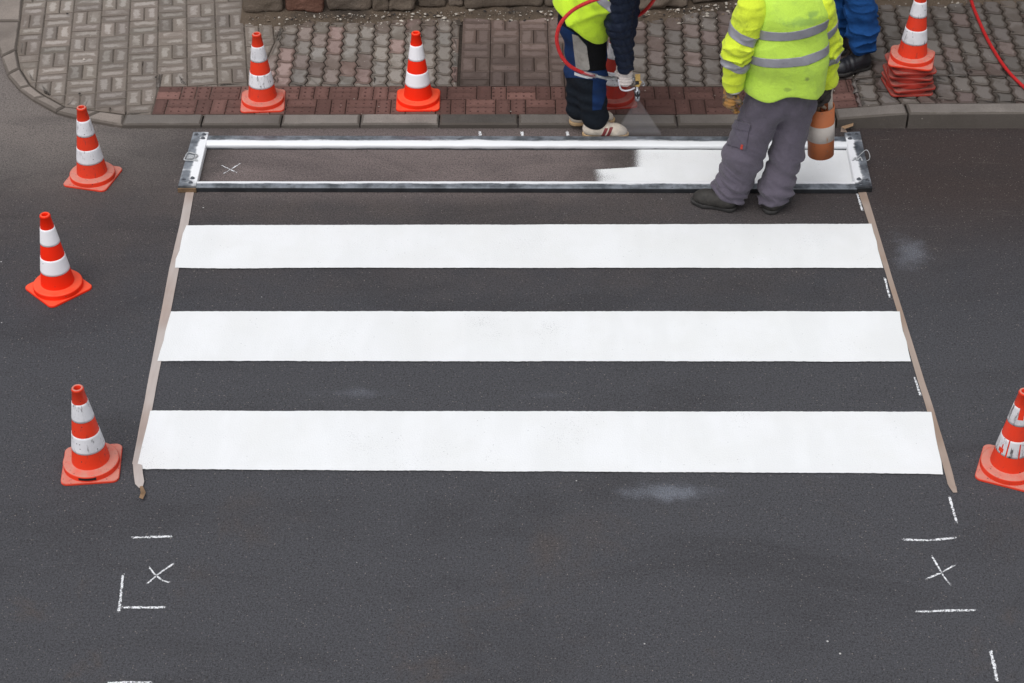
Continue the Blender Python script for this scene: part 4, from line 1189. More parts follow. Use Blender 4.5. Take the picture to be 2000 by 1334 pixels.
# ================================================================== worker with the bucket, seen from behind
def worker_back():
    hL, tL, hR, tR = G(1434, 402, .03), G(1370, 388, .03), G(1501, 409, .03), G(1524, 387, .03)
    Y0 = (hL.y + hR.y) / 2; base = Vector((G(1465, 405).x, Y0, 0))
    root = empty('person', base, 'worker in lime vest and grey trousers, seen from behind, holding a striped bucket', 'person')
    g = M['grey_trousers']
    kL, kR = W(1450, 308, Y0 + .06), W(1534, 308, Y0 + .07); aL, aR = W(1421, 392, hL.y + .045), W(1506, 396, hR.y + .045)
    pL, pR = W(1493, 205, Y0 + .06), W(1556, 203, Y0 + .07); hc = W(1520, 195, Y0 + .03); wc = W(1528, 130, Y0 + .02)
    f = union(chain([pL, kL, W(1430, 362, hL.y + .06), aL], [.115, .109, .098, .076]) , .05)
    f2 = union(chain([pR, kR, W(1517, 364, hR.y + .06), aR], [.105, .090, .089, .068]), .05)
    top = cap(hc, wc, .112, .108, (1, 0, 0), 1.45)
    def tro(p): return smin(smin(f(p), f2(p), .012), top(p), .06)
    tro = cut(tro, [half((base.x, Y0, .072), (0.05, .25, -1))], .012)
    zk = kL.z
    def fold(p):
        z = p[:, 2]; lowm = fade(-z, -.42, -.16); knee = np.exp(-((z - zk) / .16) ** 2); upm = fade(z, .5, .7)
        d = .010 * wave(p, (.25, 0, 1), 13, 1.4, 1, 6) * lowm * (.4 + 1.2 * vnoise(p * 7 + 9))
        d += .0085 * wave(p, (.7, .2, 1), 8, 1.0, 7, 5) * knee * vnoise(p * 5 + 2)
        d += .006 * wave(p, (1, 0, -.5), 7, .9, 12, 4) * upm
        d += .009 * (vnoise(p * 7 + 31) - .5) + .006 * (vnoise(p * 16 + 5) - .5)
        q = p.copy(); q[:, 2] = p[:, 2] * 1.5 + p[:, 0] * .8; q[:, 0] *= .7
        d += .011 * (np.abs(vnoise(q * 11 + 40) - .5) * 2) ** .7 * (.25 + .75 * lowm + .3 * knee) - .004
        q2 = p * np.array([6.5, 6.5, 11], np.float32) + p[:, 0:1] * np.array([0, 0, 8], np.float32); d += -.013 * (1 - np.abs(vnoise(q2 + 15) - .5) * 2) ** 7 * (.45 + .55 * lowm)
        return d
    tro2 = folds(tro, fold)
    lo, hi = bounds([pL, pR, kL, kR, aL, aR, wc, (hL.x, hL.y, 0.04)], .20); lo[2] = .02
    to, v, q = sm_obj('trousers', tro2, lo, hi, .0072, g, root, base)
    patch('cargo_pocket', v, q, pix_planes([(1432, 238), (1465, 246), (1457, 292), (1421, 282), (1424, 262)]), M['grey_pocket'], to, base, .008, CAM)
    patch('pocket_flap', v, q, pix_planes([(1434, 232), (1467, 243), (1464, 256), (1428, 250)]), M['grey_pocket'], to, base, .012, CAM)
    patch('red_tab', v, q, pix_planes([(1449, 281), (1453, 282), (1451, 291), (1447, 290)]), M['red_tab'], to, base, .010, CAM)
    for (h_, t_, w_, a_) in ((hL, tL, .054, aL), (hR, tR, .054, aR)):
        shoe(root, base, h_ + (h_ - t_).normalized() * .0, h_ + (t_ - h_).normalized() * .255, 0, .11, (M['boot_worn'], M['sole_black']), 'boot', w_, Vector((a_.x, a_.y, .12)))
    # vest
    Yt = Y0 + .02
    b0, b1, b2, b3 = W(1531, 176, Yt), W(1535, 105, Yt), W(1537, 30, Yt + .02), W(1536, -8, Yt + .05)
    X = (1, -.05, 0)
    t_ = union([cap(b0, b1, .158, .150, X, 1.52), cap(b1, b2, .142, .138, X, 1.52), cap(b2, b3, .138, .10, X, 1.60)], .05)
    hp0, hp1 = W(1440, 176, Yt), W(1625, 178, Yt)
    hem = (W(1532, 198, Yt - .15))
    def hemf(p): # wavy hem
        return hem.z - p[:, 2] + .012 * np.sin((p[:, 0] - hem.x) * 13 + .6) + .03 * np.abs(p[:, 0] - hem.x) ** 1.0 * -1.0 + (p[:, 1] - hem.y) * .05
    def vf(p):
        x, z = p[:, 0] - b1.x, p[:, 2]
        d = .007 * wave(p, (1, .1, .25), 4.2, .9, 3, 3) * fade(b1.z - z, -.05, .25) + .007 * (vnoise(p * 6 + 11) - .5) + .006 * wave(p, (.5, 0, 1), 4.5, .9, 21, 3) * .7
        q = p * np.array([5, 5, 2.2], np.float32) + p[:, 2:3] * np.array([1.2, 0, 0], np.float32); d -= .009 * (1 - np.abs(vnoise(q + 77) - .5) * 2) ** 6
        d += .010 * np.exp(-((x + .17 + (z - b2.z) * -.25) / .022) ** 2) * fade(z, b1.z - .05, b1.z + .1)
        return d
    tv = folds(cut(t_, [hemf], .014), vf)
    lo, hi = bounds([b0, b3, hp0, hp1, b1], .17); lo[2] = hem.z - .05
    st = [(tuple(W(1570, 47, Yt - .14) - base), (.17, .3, .035), (.25, .42, .11), .6), (tuple(W(1590, 36, Yt - .14) - base), (.05, .3, .025), (.19, .33, .10), .6), (tuple(W(1577, 156, Yt - .16) - base), (.022, .3, .02), (.2, .28, .07), .8), (tuple(W(1540, 178, Yt - .16) - base), (.03, .3, .015), (.25, .36, .07), .7), (tuple(W(1500, 150, Yt - .16) - base), (.12, .3, .08), (.36, .52, .07), .5)]
    vest_m = fabric('vest_lime_stained', (.50, .73, .085), .4, (.27, .42, .09), bump=.3, wr=7, stains=st)
    vo, v, q = sm_obj('vest', tv, lo, hi, .0072, vest_m, root, base)
    dn = Vector((0, -1, 0))
    def band(px_top, px_bot, Yp, vv, qq, parent, extra=(), slope=0.0):
        A0, A1 = W(*px_top[0], Yp), W(*px_top[1], Yp); B0, B1 = W(*px_bot[0], Yp), W(*px_bot[1], Yp); dep = Vector((0, 1, slope))
        n1 = (A1 - A0).cross(dep).normalized(); n1 = n1 if n1.z > 0 else -n1; n2 = (B1 - B0).cross(dep).normalized(); n2 = n2 if n2.z < 0 else -n2
        return patch('reflective_stripe', vv, qq, [(A0, n1), (B0, n2), *extra], M['reflect'], parent, base, .0035)
    Yb = Yt - .17
    band(((1475, 76), (1612, 60)), ((1475, 93), (1612, 77)), Yb, v, q, vo); band(((1462, 124), (1614, 110)), ((1462, 140), (1614, 126)), Yb, v, q, vo)
    # sleeves
    def sleeve(S, E, Wr, rs, seed, mat):
        S, E, Wr = map(Vector, (S, E, Wr)); ax = (Wr - S).normalized()
        s = union(chain([S, E, Wr], rs), .03)
        s = cut(s, [half(Wr, (Wr - E).normalized())], .012)
        eb = V3(E)
        def fo(p):
            t = (p - V3(S)) @ V3(ax) / (Wr - S).length
            w_ = np.exp(-((t - .55) / .22) ** 2)
            q = p * np.array([9, 9, 17], np.float32)
            return -.016 * (1 - np.abs(vnoise(q + seed * 5) - .5) * 2) ** 5 * (w_ + .3) + .0050 * wave(p, ax + Vector((.35, .2, 0)), 15, 1.3, seed, 7) * (w_ * .9 + .25) + .010 * (vnoise(p * 13 + seed) - .5) + .006 * (vnoise(p * 28 + seed) - .5)
        s = folds(s, fo); lo, hi = bounds([S, E, Wr], .13)
        return sm_obj('jacket_sleeve', s, lo, hi, .006, mat, root, base)
    SL, EL, WL = W(1468, 18, Yt - .02), W(1442, 92, Yt - .07), W(1431, 170, Yt - .03)
    so, v, q = sleeve(SL, EL, WL, [.088, .080, .058], 4, M['sleeve_yellow'])
    band(((1426, 58), (1474, 80)), ((1420, 75), (1470, 96)), Yt - .14, v, q, so); band(((1410, 120), (1455, 132)), ((1408, 137), (1448, 147)), Yt - .14, v, q, so)
    SR, ER, WR = W(1600, 18, Yt + .04), W(1610, 92, Yt + .10), W(1614, 164, Yt + .13)
    so, v, q = sleeve(SR, ER, WR, [.090, .083, .060], 15, M['sleeve_yellow'])
    band(((1609, 60), (1640, 42)), ((1609, 76), (1640, 58)), Yt + .02, v, q, so); band(((1608, 116), (1640, 106)), ((1608, 129), (1640, 121)), Yt + .05, v, q, so)
    # gloves
    glove('glove', root, base, WL + Vector((-.012, -.01, -.012)), (-.02, .05, -1), (-.8, -.5, .1), M['glove_leather'], right=False, curl=.72, size=1.0)
    tube('knit_cuff', [WL + Vector((.03 * math.cos(a) * 1.2 + .008, .045 * math.sin(a) - .01, -.012 + .004 * math.cos(a))) for a in np.linspace(0, 2 * math.pi, 20)[:-1]], .007, M['cuff_grey'], root, base, closed=True)
    glove('glove', root, base, WR + Vector((0, 0, -.005)), (0.0, .0, -1), (1, -.1, 0), M['glove_dark'], right=True, curl=1.15, size=.95)
    J = dict(hipc=hc, chest=W(1535, 60, Yt + .03), neck=W(1536, -30, Yt + .06), head=W(1536, -70, Yt + .12), side=X, hipL=pL, hipR=pR, kneL=kL, kneR=kR, ankL=aL, ankR=aR, shoL=SL, shoR=SR, elbL=EL, elbR=ER, wriL=WL, wriR=WR,
             toeL=Vector(hL).lerp(tL, .55), toeR=Vector(hR).lerp(tR, .55))
    J['ankL'] = Vector((aL.x, aL.y, .11)); J['ankR'] = Vector((aR.x, aR.y, .11))
    body(root, base, J, (.1, 1, -.25))
    return WR, Yt
WRb, Ytb = worker_back()

# the bucket held by that worker: a cut off striped bollard with a bent white handle
def bucket():
    Yc = Ytb + .16
    top, bot = W(1604, 206, Yc), W(1603, 300, Yc); r_ = .078; H_ = (top - bot).length
    root = empty('striped_bucket', bot, 'orange and white banded cylinder bucket held by the worker in grey trousers', 'bucket')
    def mat(name, col, dirt):
        n = NT(name); c = n.mix(n.rng(n.noise(6, 5, .65), .45, .7, 0, .5), col, tuple(x * .72 for x in col)); p = n.mapping(n.co(), (1.5, 1.5, .25))
        c = n.mix(n.rng(n.noise(24, 5, .75, co=p), .60, .72, 0, dirt), c, (.42, .20, .08)); d = n.vor(55); qn = n.sep(n.vor(55, 'Color'))
        c = n.mix(n.math('MULTIPLY', n.math('GREATER_THAN', qn[0], .93), n.rng(d, .25, .15)), c, (.14, .12, .11))
        return n.bsdf(c, .6, normal=n.bump(n.noise(60, 4), .2, .004))
    mo, mw = mat('bucket_orange', (.47, .145, .055), .3), mat('bucket_white', (.50, .45, .41), .8)
    ax = (top - bot).normalized(); rot = Vector((0, 0, 1)).rotation_difference(ax).to_matrix()
    def ring(prof, seg=40): 
        vs, fs = lathe(prof, seg); return [tuple(rot @ Vector(v)) for v in vs], fs
    vs, fs = ring([(r_ - .004, .004), (r_ - .004, H_), (r_, H_ + .001), (r_ + .0005, H_ * .5), (r_, .0), (0.001, .001), (r_ - .005, .004)])
    mobj('tube_wall', vs, fs, mo, root)
    vs, fs = ring([(r_ + .0005, H_ * .345), (r_ + .0024, H_ * .347), (r_ + .0024, H_ * .665), (r_ + .0005, H_ * .667)]); mobj('white_band', vs, fs, mw, root)
    wh = plain('handle_white_paint', (.58, .53, .46), .6, var=.3)
    def bar(a, b, w_, t_, name, mat_, sd):
        a, b = Vector(a), Vector(b); d_ = (b - a).normalized(); s1 = d_.cross(Vector(sd)).normalized() * w_ / 2; s2 = d_.cross(s1).normalized() * t_ / 2
        c = [p + x * s1 + y * s2 - bot for p in (a, b) for x, y in ((-1, -1), (1, -1), (1, 1), (-1, 1))]
        return mobj(name, c, [(0, 1, 2, 3), (7, 6, 5, 4), (0, 4, 5, 1), (1, 5, 6, 2), (2, 6, 7, 3), (3, 7, 4, 0)], mat_, root, smooth=False)
    bar(W(1622, 216, Yc), W(1621, 174, Yc), .026, .02, 'handle_upright', wh, (0, 1, 0)); bar(W(1626, 177, Yc), W(1607, 175, Yc - .01), .028, .016, 'handle_grip', wh, (0, 1, 0))
    bar(W(1612, 178, Yc - .02), W(1606, 200, Yc - .02), .022, .006, 'handle_plate', plain('handle_plate_grey', (.36, .34, .32), .5, .3, .4), (0, 1, 0))
    wood = plain('brush_wood', (.16, .11, .07), .8, var=.4); pale = plain('brush_pale', (.45, .36, .26), .8, var=.3)
    for k_, (a, b, r2, m_) in enumerate((((1593, 225), (1606, 186), .012, wood), ((1612, 212), (1596, 199), .011, pale), ((1600, 226), (1598, 190), .014, wood), ((1590, 212), (1597, 203), .010, pale))):
        tube('brush_stick', [W(*a, Yc + .02 * (k_ - 1.5)), W(*b, Yc + .02 * (k_ - 1.5) - .01)], r2, m_, root, bot, 8)
    for u, v in ((1615, 226), (1615, 295)):
        bm = bmesh.new(); p = W(u, v, Yc - r_ + .010) - bot; bmesh.ops.create_uvsphere(bm, u_segments=10, v_segments=6, radius=.006, matrix=Matrix.Translation(p)); from_bm('rivet', bm, M['bolt'], root, True)
bucket()

# ================================================================== worker spraying the paint, bent forward
Yg = G(1245, 274, 0).y                       # the gun hangs above the far rail
def worker_spray():
    h1, t1 = G(1140, 258, .03), G(1207, 259, .03)
    h2, t2 = G(1114, 236, .055), G(1186, 233, .055)
    Yn, Yf = h1.y, h2.y; base = Vector((G(1150, 252).x, (Yn + Yf) / 2, 0))
    root = empty('person', base, 'worker in navy sleeves, bright vest and white shoes bending forward to spray the road', 'person')
    a1, k1, p1 = W(1163, 228, Yn + .01), W(1152, 148, Yn + .03), W(1146, 50, Yn + .06)
    a2, k2, p2 = W(1129, 212, Yf + .0), W(1136, 140, Yf), W(1138, 42, Yf + .02)
    l1 = union(chain([p1, k1, W(1157, 190, Yn + .01), a1], [.128, .098, .082, .086]), .04); l2 = union(chain([p2, k2, a2], [.12, .095, .076]), .04)
    hc = W(1135, 40, (Yn + Yf) / 2 + .05); top = cap(hc, W(1165, -20, (Yn + Yf) / 2 + .05), .145, .13, (0, 1, 0), 1.15)
    def tro(p): return smin(smin(l1(p), l2(p), .03), top(p), .05)
    tro = cut(tro, [half((base.x, Yn, .065), (-.12, 0, -1))], .01)
    def fold(p):
        z = p[:, 2]; d = .008 * wave(p, (.3, .1, 1), 12, 1.2, 2, 6) * fade(-z, -.55, -.25) * vnoise(p * 6 + 3)
        return d + .007 * wave(p, (.6, 0, 1), 8, 1, 8, 5) * np.exp(-((z - .45) / .15) ** 2) + .008 * (vnoise(p * 9 + 4) - .5)
    lo, hi = bounds([p1, p2, k1, k2, a1, a2, hc, W(1165, -20, Yn)], .2); lo[2] = .02
    to, v, q = sm_obj('trousers', folds(tro, fold), lo, hi, .0066, M['navy_trousers'], root, base)
    for nm, poly, m_, off in (('blue_panel', [(1080, 40), (1122, 64), (1126, 105), (1130, 152), (1105, 152), (1085, 80)], 'blue_panel', .003), ('blue_panel', [(1126, 142), (1190, 136), (1190, 152), (1158, 156), (1128, 152)], 'blue_panel', .0035),
                              ('blue_panel', [(1157, 154), (1190, 150), (1183, 186), (1174, 214), (1155, 216), (1157, 180)], 'blue_panel', .003), ('blue_panel', [(1180, 78), (1196, 76), (1194, 140), (1181, 140)], 'blue_panel', .0035),
                              ('grey_patch', [(1118, 66), (1129, 70), (1146, 90), (1152, 134), (1148, 137), (1130, 136), (1126, 131)], 'grey_patch', .006), ('black_pocket', [(1147, 70), (1182, 70), (1183, 136), (1153, 139), (1149, 105)], 'black_panel', .005),
                              ('white_piping', [(1123, 141), (1134, 145), (1134, 150), (1123, 147)], 'white_piping', .006), ('white_piping', [(1134, 145), (1148, 148), (1148, 153), (1134, 150)], 'white_piping', .006), ('white_piping', [(1148, 148), (1158, 149), (1158, 152), (1148, 153)], 'white_piping', .006)):
        patch(nm, v, q, pix_planes(poly), M[m_], to, base, off, CAM)
    for h_, t_, z_, a_ in ((h1, t1, 0.0, a1), (h2, t2, .032, a2)):
        d_ = (t_ - h_).normalized()
        o, v2, q2, A, (dd, ss) = shoe(root, base, h_ - d_ * .005, h_ + d_ * .285, z_, .10, (M['shoe_white'], M['sole_gum']), 'shoe', .046, Vector((a_.x - .02, a_.y, z_ + .11)), h=.004, sole_t=.03)
        for t in (.46, .57):
            c = A(t, 0, .05); nn = (dd + Vector((0, 0, -.42))).normalized()
            for sg in (-1, 1):
                patch('side_stripe', v2, q2, [(c + nn * .010, nn), (c - nn * .010, -nn), (A(0, sg * .018, 0), ss * -sg), (A(0, 0, .085), Vector((0, 0, 1)))], M['shoe_stripe'], o, base, .0018)
        for t in (.50, .57, .64):
            pz = [A(t + .01 * math.sin(x * 3), .026 * x, .108 - .11 * (t - .5) - .022 * x * x + z_ * 0) for x in np.linspace(-1, 1, 7)]
            tube('lace', pz, .0032, M['lace'], o, base, 6)
    # vest: hem slants because of the bend
    Ym = (Yn + Yf) / 2 + .03
    e0, e1 = W(1070, -3, Ym), W(1186, 73, Ym); ax = Vector((0, 1, 0)).cross(e1 - e0).normalized(); ax = ax if ax.z > 0 else -ax
    c0 = e0.lerp(e1, .52); c1 = c0 + ax * .25; c2 = c0 + ax * .50; inp = (e1 - e0).normalized()
    Xs = Vector((0, 1, 0))
    t_ = union([cap(c0 - ax * .1, c1, .232, .175, Xs, 1.0), cap(c1, c2, .165, .125, Xs, 1.5)], .05)
    hemp = half(c0, -ax)
    def hem(p): return hemp(p) - .012 * np.exp(-(((p - V3(e1)) @ V3(inp) + .12) / .10) ** 2) + .01 * np.sin((p @ V3(inp)) * 22)
    def vf(p): return .008 * wave(p, ax + inp * .5, 6, 1.1, 5, 4) + .010 * (vnoise(p * 9 + 8) - .5) + .005 * (vnoise(p * 22) - .5) - .012 * np.exp(-((((p - V3(W(1165, 25, Ym - .2))) @ V3((inp - ax * .55).normalized()))) / .018) ** 2)
    lo, hi = bounds([e0, e1, c2, c0], .3)
    vo, v, q = sm_obj('vest', folds(cut(t_, [hem], .014), vf), lo, hi, .0078, M['vest_lime'], root, base)
    for k_ in (.27, .40):
        patch('reflective_stripe', v, q, [(c0 + ax * (k_ + .025), ax), (c0 + ax * (k_ - .025), -ax)], M['reflect'], vo, base, .0035)
    # quilted sleeves
    def sleeve(S, E, Wr, rs, seed):
        s_ = union(chain([S, E, Wr], rs), .04); s_ = cut(s_, [half(Wr, (Wr - E).normalized())], .01); dr = (Wr - S).normalized(); L_ = (Wr - S).length
        def fo(p):
            t = (p - V3(S)) @ V3(dr); n_ = vnoise(p * 5 + seed); u_ = (t + .02 * (n_ - .5)) / .062
            return .011 * (np.abs(np.sin(np.pi * u_)) ** .45 - .75) * -1 + .005 * (vnoise(p * 20 + seed) - .5) + .004 * wave(p, (1, .5, .4), 20, 1.3, seed, 8)
        s2 = folds(s_, fo); lo, hi = bounds([S, E, Wr], .15); return sm_obj('quilted_sleeve', s2, lo, hi, .0062, M['quilt_navy'], root, base)
    Ya = Yn - .10
    S1, E1, W1 = W(1216, -45, Ya), W(1208, 45, Ya - .01), W(1223, 134, Yg)
    sleeve(S1, E1, W1, [.112, .076, .050], 3)
    S2, E2, W2 = W(1222, -62, Yf + .18), W(1224, 20, Yf + .12), W(1218, 122, Yg + .10)
    sleeve(S2, E2, W2, [.100, .072, .050], 9)
    glove('glove', root, base, W1 + Vector((-.004, 0, -.006)), (.06, 0, -1), (-.15, -1, 0), M['glove_white'], right=True, curl=1.25, size=.98)
    glove('glove', root, base, W2 + Vector((0, 0, .0)), (-.02, -.1, -1), (-.3, 1, 0), M['glove_white'], right=False, curl=1.2, size=.95)
    hd = c2 + ax * .14 + Vector((.14, -.02, .06))
    J = dict(hipc=hc, chest=c1.lerp(c2, .6), neck=c2 + ax * .05 + Vector((.03, 0, 0)), head=hd, side=Xs, hipL=p2, hipR=p1, kneL=k2, kneR=k1, ankL=Vector((a2.x, a2.y, .13)), ankR=Vector((a1.x, a1.y, .10)), shoL=S2, shoR=S1, elbL=E2, elbR=E1, wriL=W2, wriR=W1, toeL=h2.lerp(t2, .6), toeR=h1.lerp(t1, .6))
    body(root, base, J, (.8, -.1, -.7))
    return W1, W2, Yn, Yf, Ym, c2
W1, W2, Yn, Yf, Ym, sh = worker_spray()

# spray gun
gold = plain('gold_metal', (.56, .37, .13), .4, .35, .25, scale=90); grey_m = plain('gun_grey_metal', (.38, .39, .42), .4, .6, .3, scale=90)
gb = W(1245, 160, Yg)
gun = empty('spray_gun', gb, 'gold and grey paint spray gun in the white gloved hand, its nozzle pointing down', 'spray gun')
def boxm(name, corners, mat, parent, base, bev=.002):
    bm = bmesh.new(); vs = [bm.verts.new(Vector(c) - Vector(base)) for c in corners]
    for f in ((0, 1, 2, 3), (7, 6, 5, 4), (0, 4, 5, 1), (1, 5, 6, 2), (2, 6, 7, 3), (3, 7, 4, 0)): bm.faces.new([vs[i] for i in f])
    bmesh.ops.bevel(bm, geom=bm.edges[:], offset=bev, segments=2, affect='EDGES')
    return from_bm(name, bm, mat, parent)
def prism(px, Y, d, name, mat, parent, base, bev=.002): return boxm(name, [W(u, v, Y - d) for u, v in px] + [W(u, v, Y + d) for u, v in px], mat, parent, base, bev)
prism([(1240.5, 145), (1250.5, 144.5), (1251, 158), (1241, 158.5)], Yg, .014, 'gun_head', gold, gun, gb)
prism([(1240, 168), (1244, 160), (1253, 156), (1252, 163), (1248, 170.5)], Yg, .010, 'trigger_guard', gold, gun, gb) if False else prism([(1240, 168.5), (1250, 157), (1254, 159), (1248, 170.5)], Yg, .010, 'trigger_guard', gold, gun, gb)
tube('hook', smoothpath([W(1252, 157, Yg), W(1256, 160, Yg), W(1258.5, 164, Yg), W(1257.5, 167, Yg), W(1255, 167, Yg)], 4), .004, grey_m, gun, gb)
tube('coupling', [W(1241, 162, Yg), W(1248, 161.5, Yg)], .013, M['boot_black'], gun, gb, 12)
np_ = [W(1244.5, 169, Yg), W(1244.5, 176, Yg), W(1244.5, 176.2, Yg), W(1245, 181, Yg), W(1245, 181.3, Yg), W(1245, 187, Yg), W(1245, 187.3, Yg), W(1245, 196, Yg)]
tube('nozzle', np_, .012, grey_m, gun, gb, 16, radii=[.009, .009, .0165, .0175, .013, .013, .0165, .015])
tube('nozzle_guard', [W(1245, 182.5, Yg), W(1245, 187.5, Yg)], .0155, M['boot_black'], gun, gb, 16)
prism([(1244, 178), (1246.5, 178), (1246.5, 193), (1244, 193)], Yg - .017, .003, 'nozzle_clip', M['boot_black'], gun, gb, .0008)
hdl = [W(1240, 155, Yg + .01), W(1222, 152, Yg + .025), W(1208, 155, Yg + .03)]
tube('handle_tube', smoothpath(hdl, 5), .013, grey_m, gun, gb, 10)
tube('lever_rod', smoothpath([W(1208, 155, Yg - .01), W(1209.5, 165, Yg - .02), W(1213, 174, Yg - .025), W(1220, 177, Yg - .025), W(1230, 176, Yg - .02), W(1240, 171.5, Yg - .005)], 6), .0055, plain('white_rod', (.62, .61, .66), .4, .2, .1), gun, gb, 8)

# red hoses
hose_red = plain('hose_red', (.52, .022, .024), .45, 0, .2, scale=60)
hb = W(1110, 130, Yn - .2)
hose = empty('spray_hose', hb, 'red paint hose looping round the spraying worker from gun to shoulder', 'hose')
Yh = Yn - .23
path = [W(1160, 148, Yn - .16), W(1138, 142, Yn - .20), W(1112, 128, Yh), W(1096, 108, Yh), W(1087.5, 80, Yh), W(1091, 55, Yh), W(1102, 36, Yh), W(1122, 18, Yh), W(1150, 4, Yh - .03), W(1185, -8, Yh - .06), W(1225, -24, Yh - .04), W(1262, -26, Yh + .1), W(1280, -10, Yn + .12), W(1268, 12, Yn + .16), W(1250, 28, Yn + .2), W(1228, 36.5, Yn + .22), W(1200, 36, Yf + .25), W(1170, 10, Yf + .3), W(1155, -25, Yf + .26), sh + Vector((0, .12, .05)), sh + Vector((.02, .02, 0))]
tube('hose_line', smoothpath(path, 10), .0118, hose_red, hose, hb, 10)
fit = [W(1163, 148.5, Yn - .155), W(1182, 152.5, Yn - .10), W(1184, 153, Yn - .095), W(1192, 153, Yg - .03), W(1196, 153.5, Yg - .02), W(1197, 153.5, Yg - .02), W(1206, 154.5, Yg + .01)]
tube('hose_fitting', fit, .01, M['steel'], hose, hb, 12, radii=[.009, .009, .0135, .0135, .008, .015, .014])
sp0, sp1 = W(1137, 142.2, Yn - .20), W(1165, 149, Yn - .155); dv = (sp1 - sp0); dn_ = dv.normalized(); e1_ = dn_.cross(Vector((0, 0, 1))).normalized(); e2_ = dn_.cross(e1_)
tube('spring_guard', [sp0 + dv * t + (e1_ * math.cos(t * 2 * math.pi * 15) + e2_ * math.sin(t * 2 * math.pi * 15)) * .0128 for t in np.linspace(0, 1, 15 * 10)], .0019, M['steel'], hose, hb, 5)
gp = [P(1888, -40), P(1897, 6), P(1908, 36), P(1923, 70), P(1942, 105), P(1966, 140), P(1995, 170), P(2030, 198), P(2090, 215), P(2200, 190)]
gp = [Vector((p.x, p.y, zp(p.x) + .014)) for p in gp]
o = tube('ground_hose', smoothpath(gp, 10), .0115, hose_red, None, None, 10); props(o, 'red hose lying across the wavy grey pavers at the right edge', 'hose')

# paint mist under the nozzle: a thin fan of fine droplets
ap = W(1245, 196, Yg); n1_, n2_ = W(1203, 279, Yg - .0), W(1289, 279, Yg - .0)
n1_.z = n2_.z = .045
vs = [ap + Vector((-.010, -.012, 0)), ap + Vector((.010, -.012, 0)), ap + Vector((.010, .012, 0)), ap + Vector((-.010, .012, 0)), n1_ + Vector((0, -.03, 0)), n2_ + Vector((0, -.03, 0)), n2_ + Vector((0, .03, 0)), n1_ + Vector((0, .03, 0))]
def mist_mat():
    n = NT('paint_mist'); vol = n.n('ShaderNodeVolumePrincipled'); vol.inputs['Color'].default_value = (.96, .96, 1, 1); vol.inputs['Density'].default_value = 4.0; vol.inputs['Anisotropy'].default_value = .2
    n.l(vol.outputs[0], n.out.inputs['Volume']); return n.m
bm = bmesh.new(); bvs = [bm.verts.new(x) for x in vs]
for f in ((3, 2, 1, 0), (4, 5, 6, 7), (0, 1, 5, 4), (1, 2, 6, 5), (2, 3, 7, 6), (3, 0, 4, 7)): bm.faces.new([bvs[i] for i in f])
mist = empty('paint_mist', ap, 'thin see-through fan of white paint mist falling from the spray gun nozzle', 'paint spray')
bmesh.ops.translate(bm, verts=bm.verts[:], vec=-ap)
mm = mist_mat(); from_bm('mist_fan', bm, mm, mist)
for nn_, sx in ((n1_, 1), (n2_, -1)):
    bm = bmesh.new(); dpt = Vector((0, .03, 0)); o1 = Vector((.0105 * -sx, 0, 0)); w0_, w1_ = Vector((-.002 * sx, 0, 0)), Vector((-.007 * sx, 0, 0))
    q_ = [bm.verts.new(x - ap) for x in (ap + o1 - dpt * .4, ap + o1 + w0_ - dpt * .4, ap + o1 + w0_ + dpt * .4, ap + o1 + dpt * .4, nn_ - dpt, nn_ + w1_ - dpt, nn_ + w1_ + dpt, nn_ + dpt)]
    for f in ((3, 2, 1, 0), (4, 5, 6, 7), (0, 1, 5, 4), (1, 2, 6, 5), (2, 3, 7, 6), (3, 0, 4, 7)): bm.faces.new([q_[i] for i in f])
    from_bm('mist_edge', bm, mm, mist)

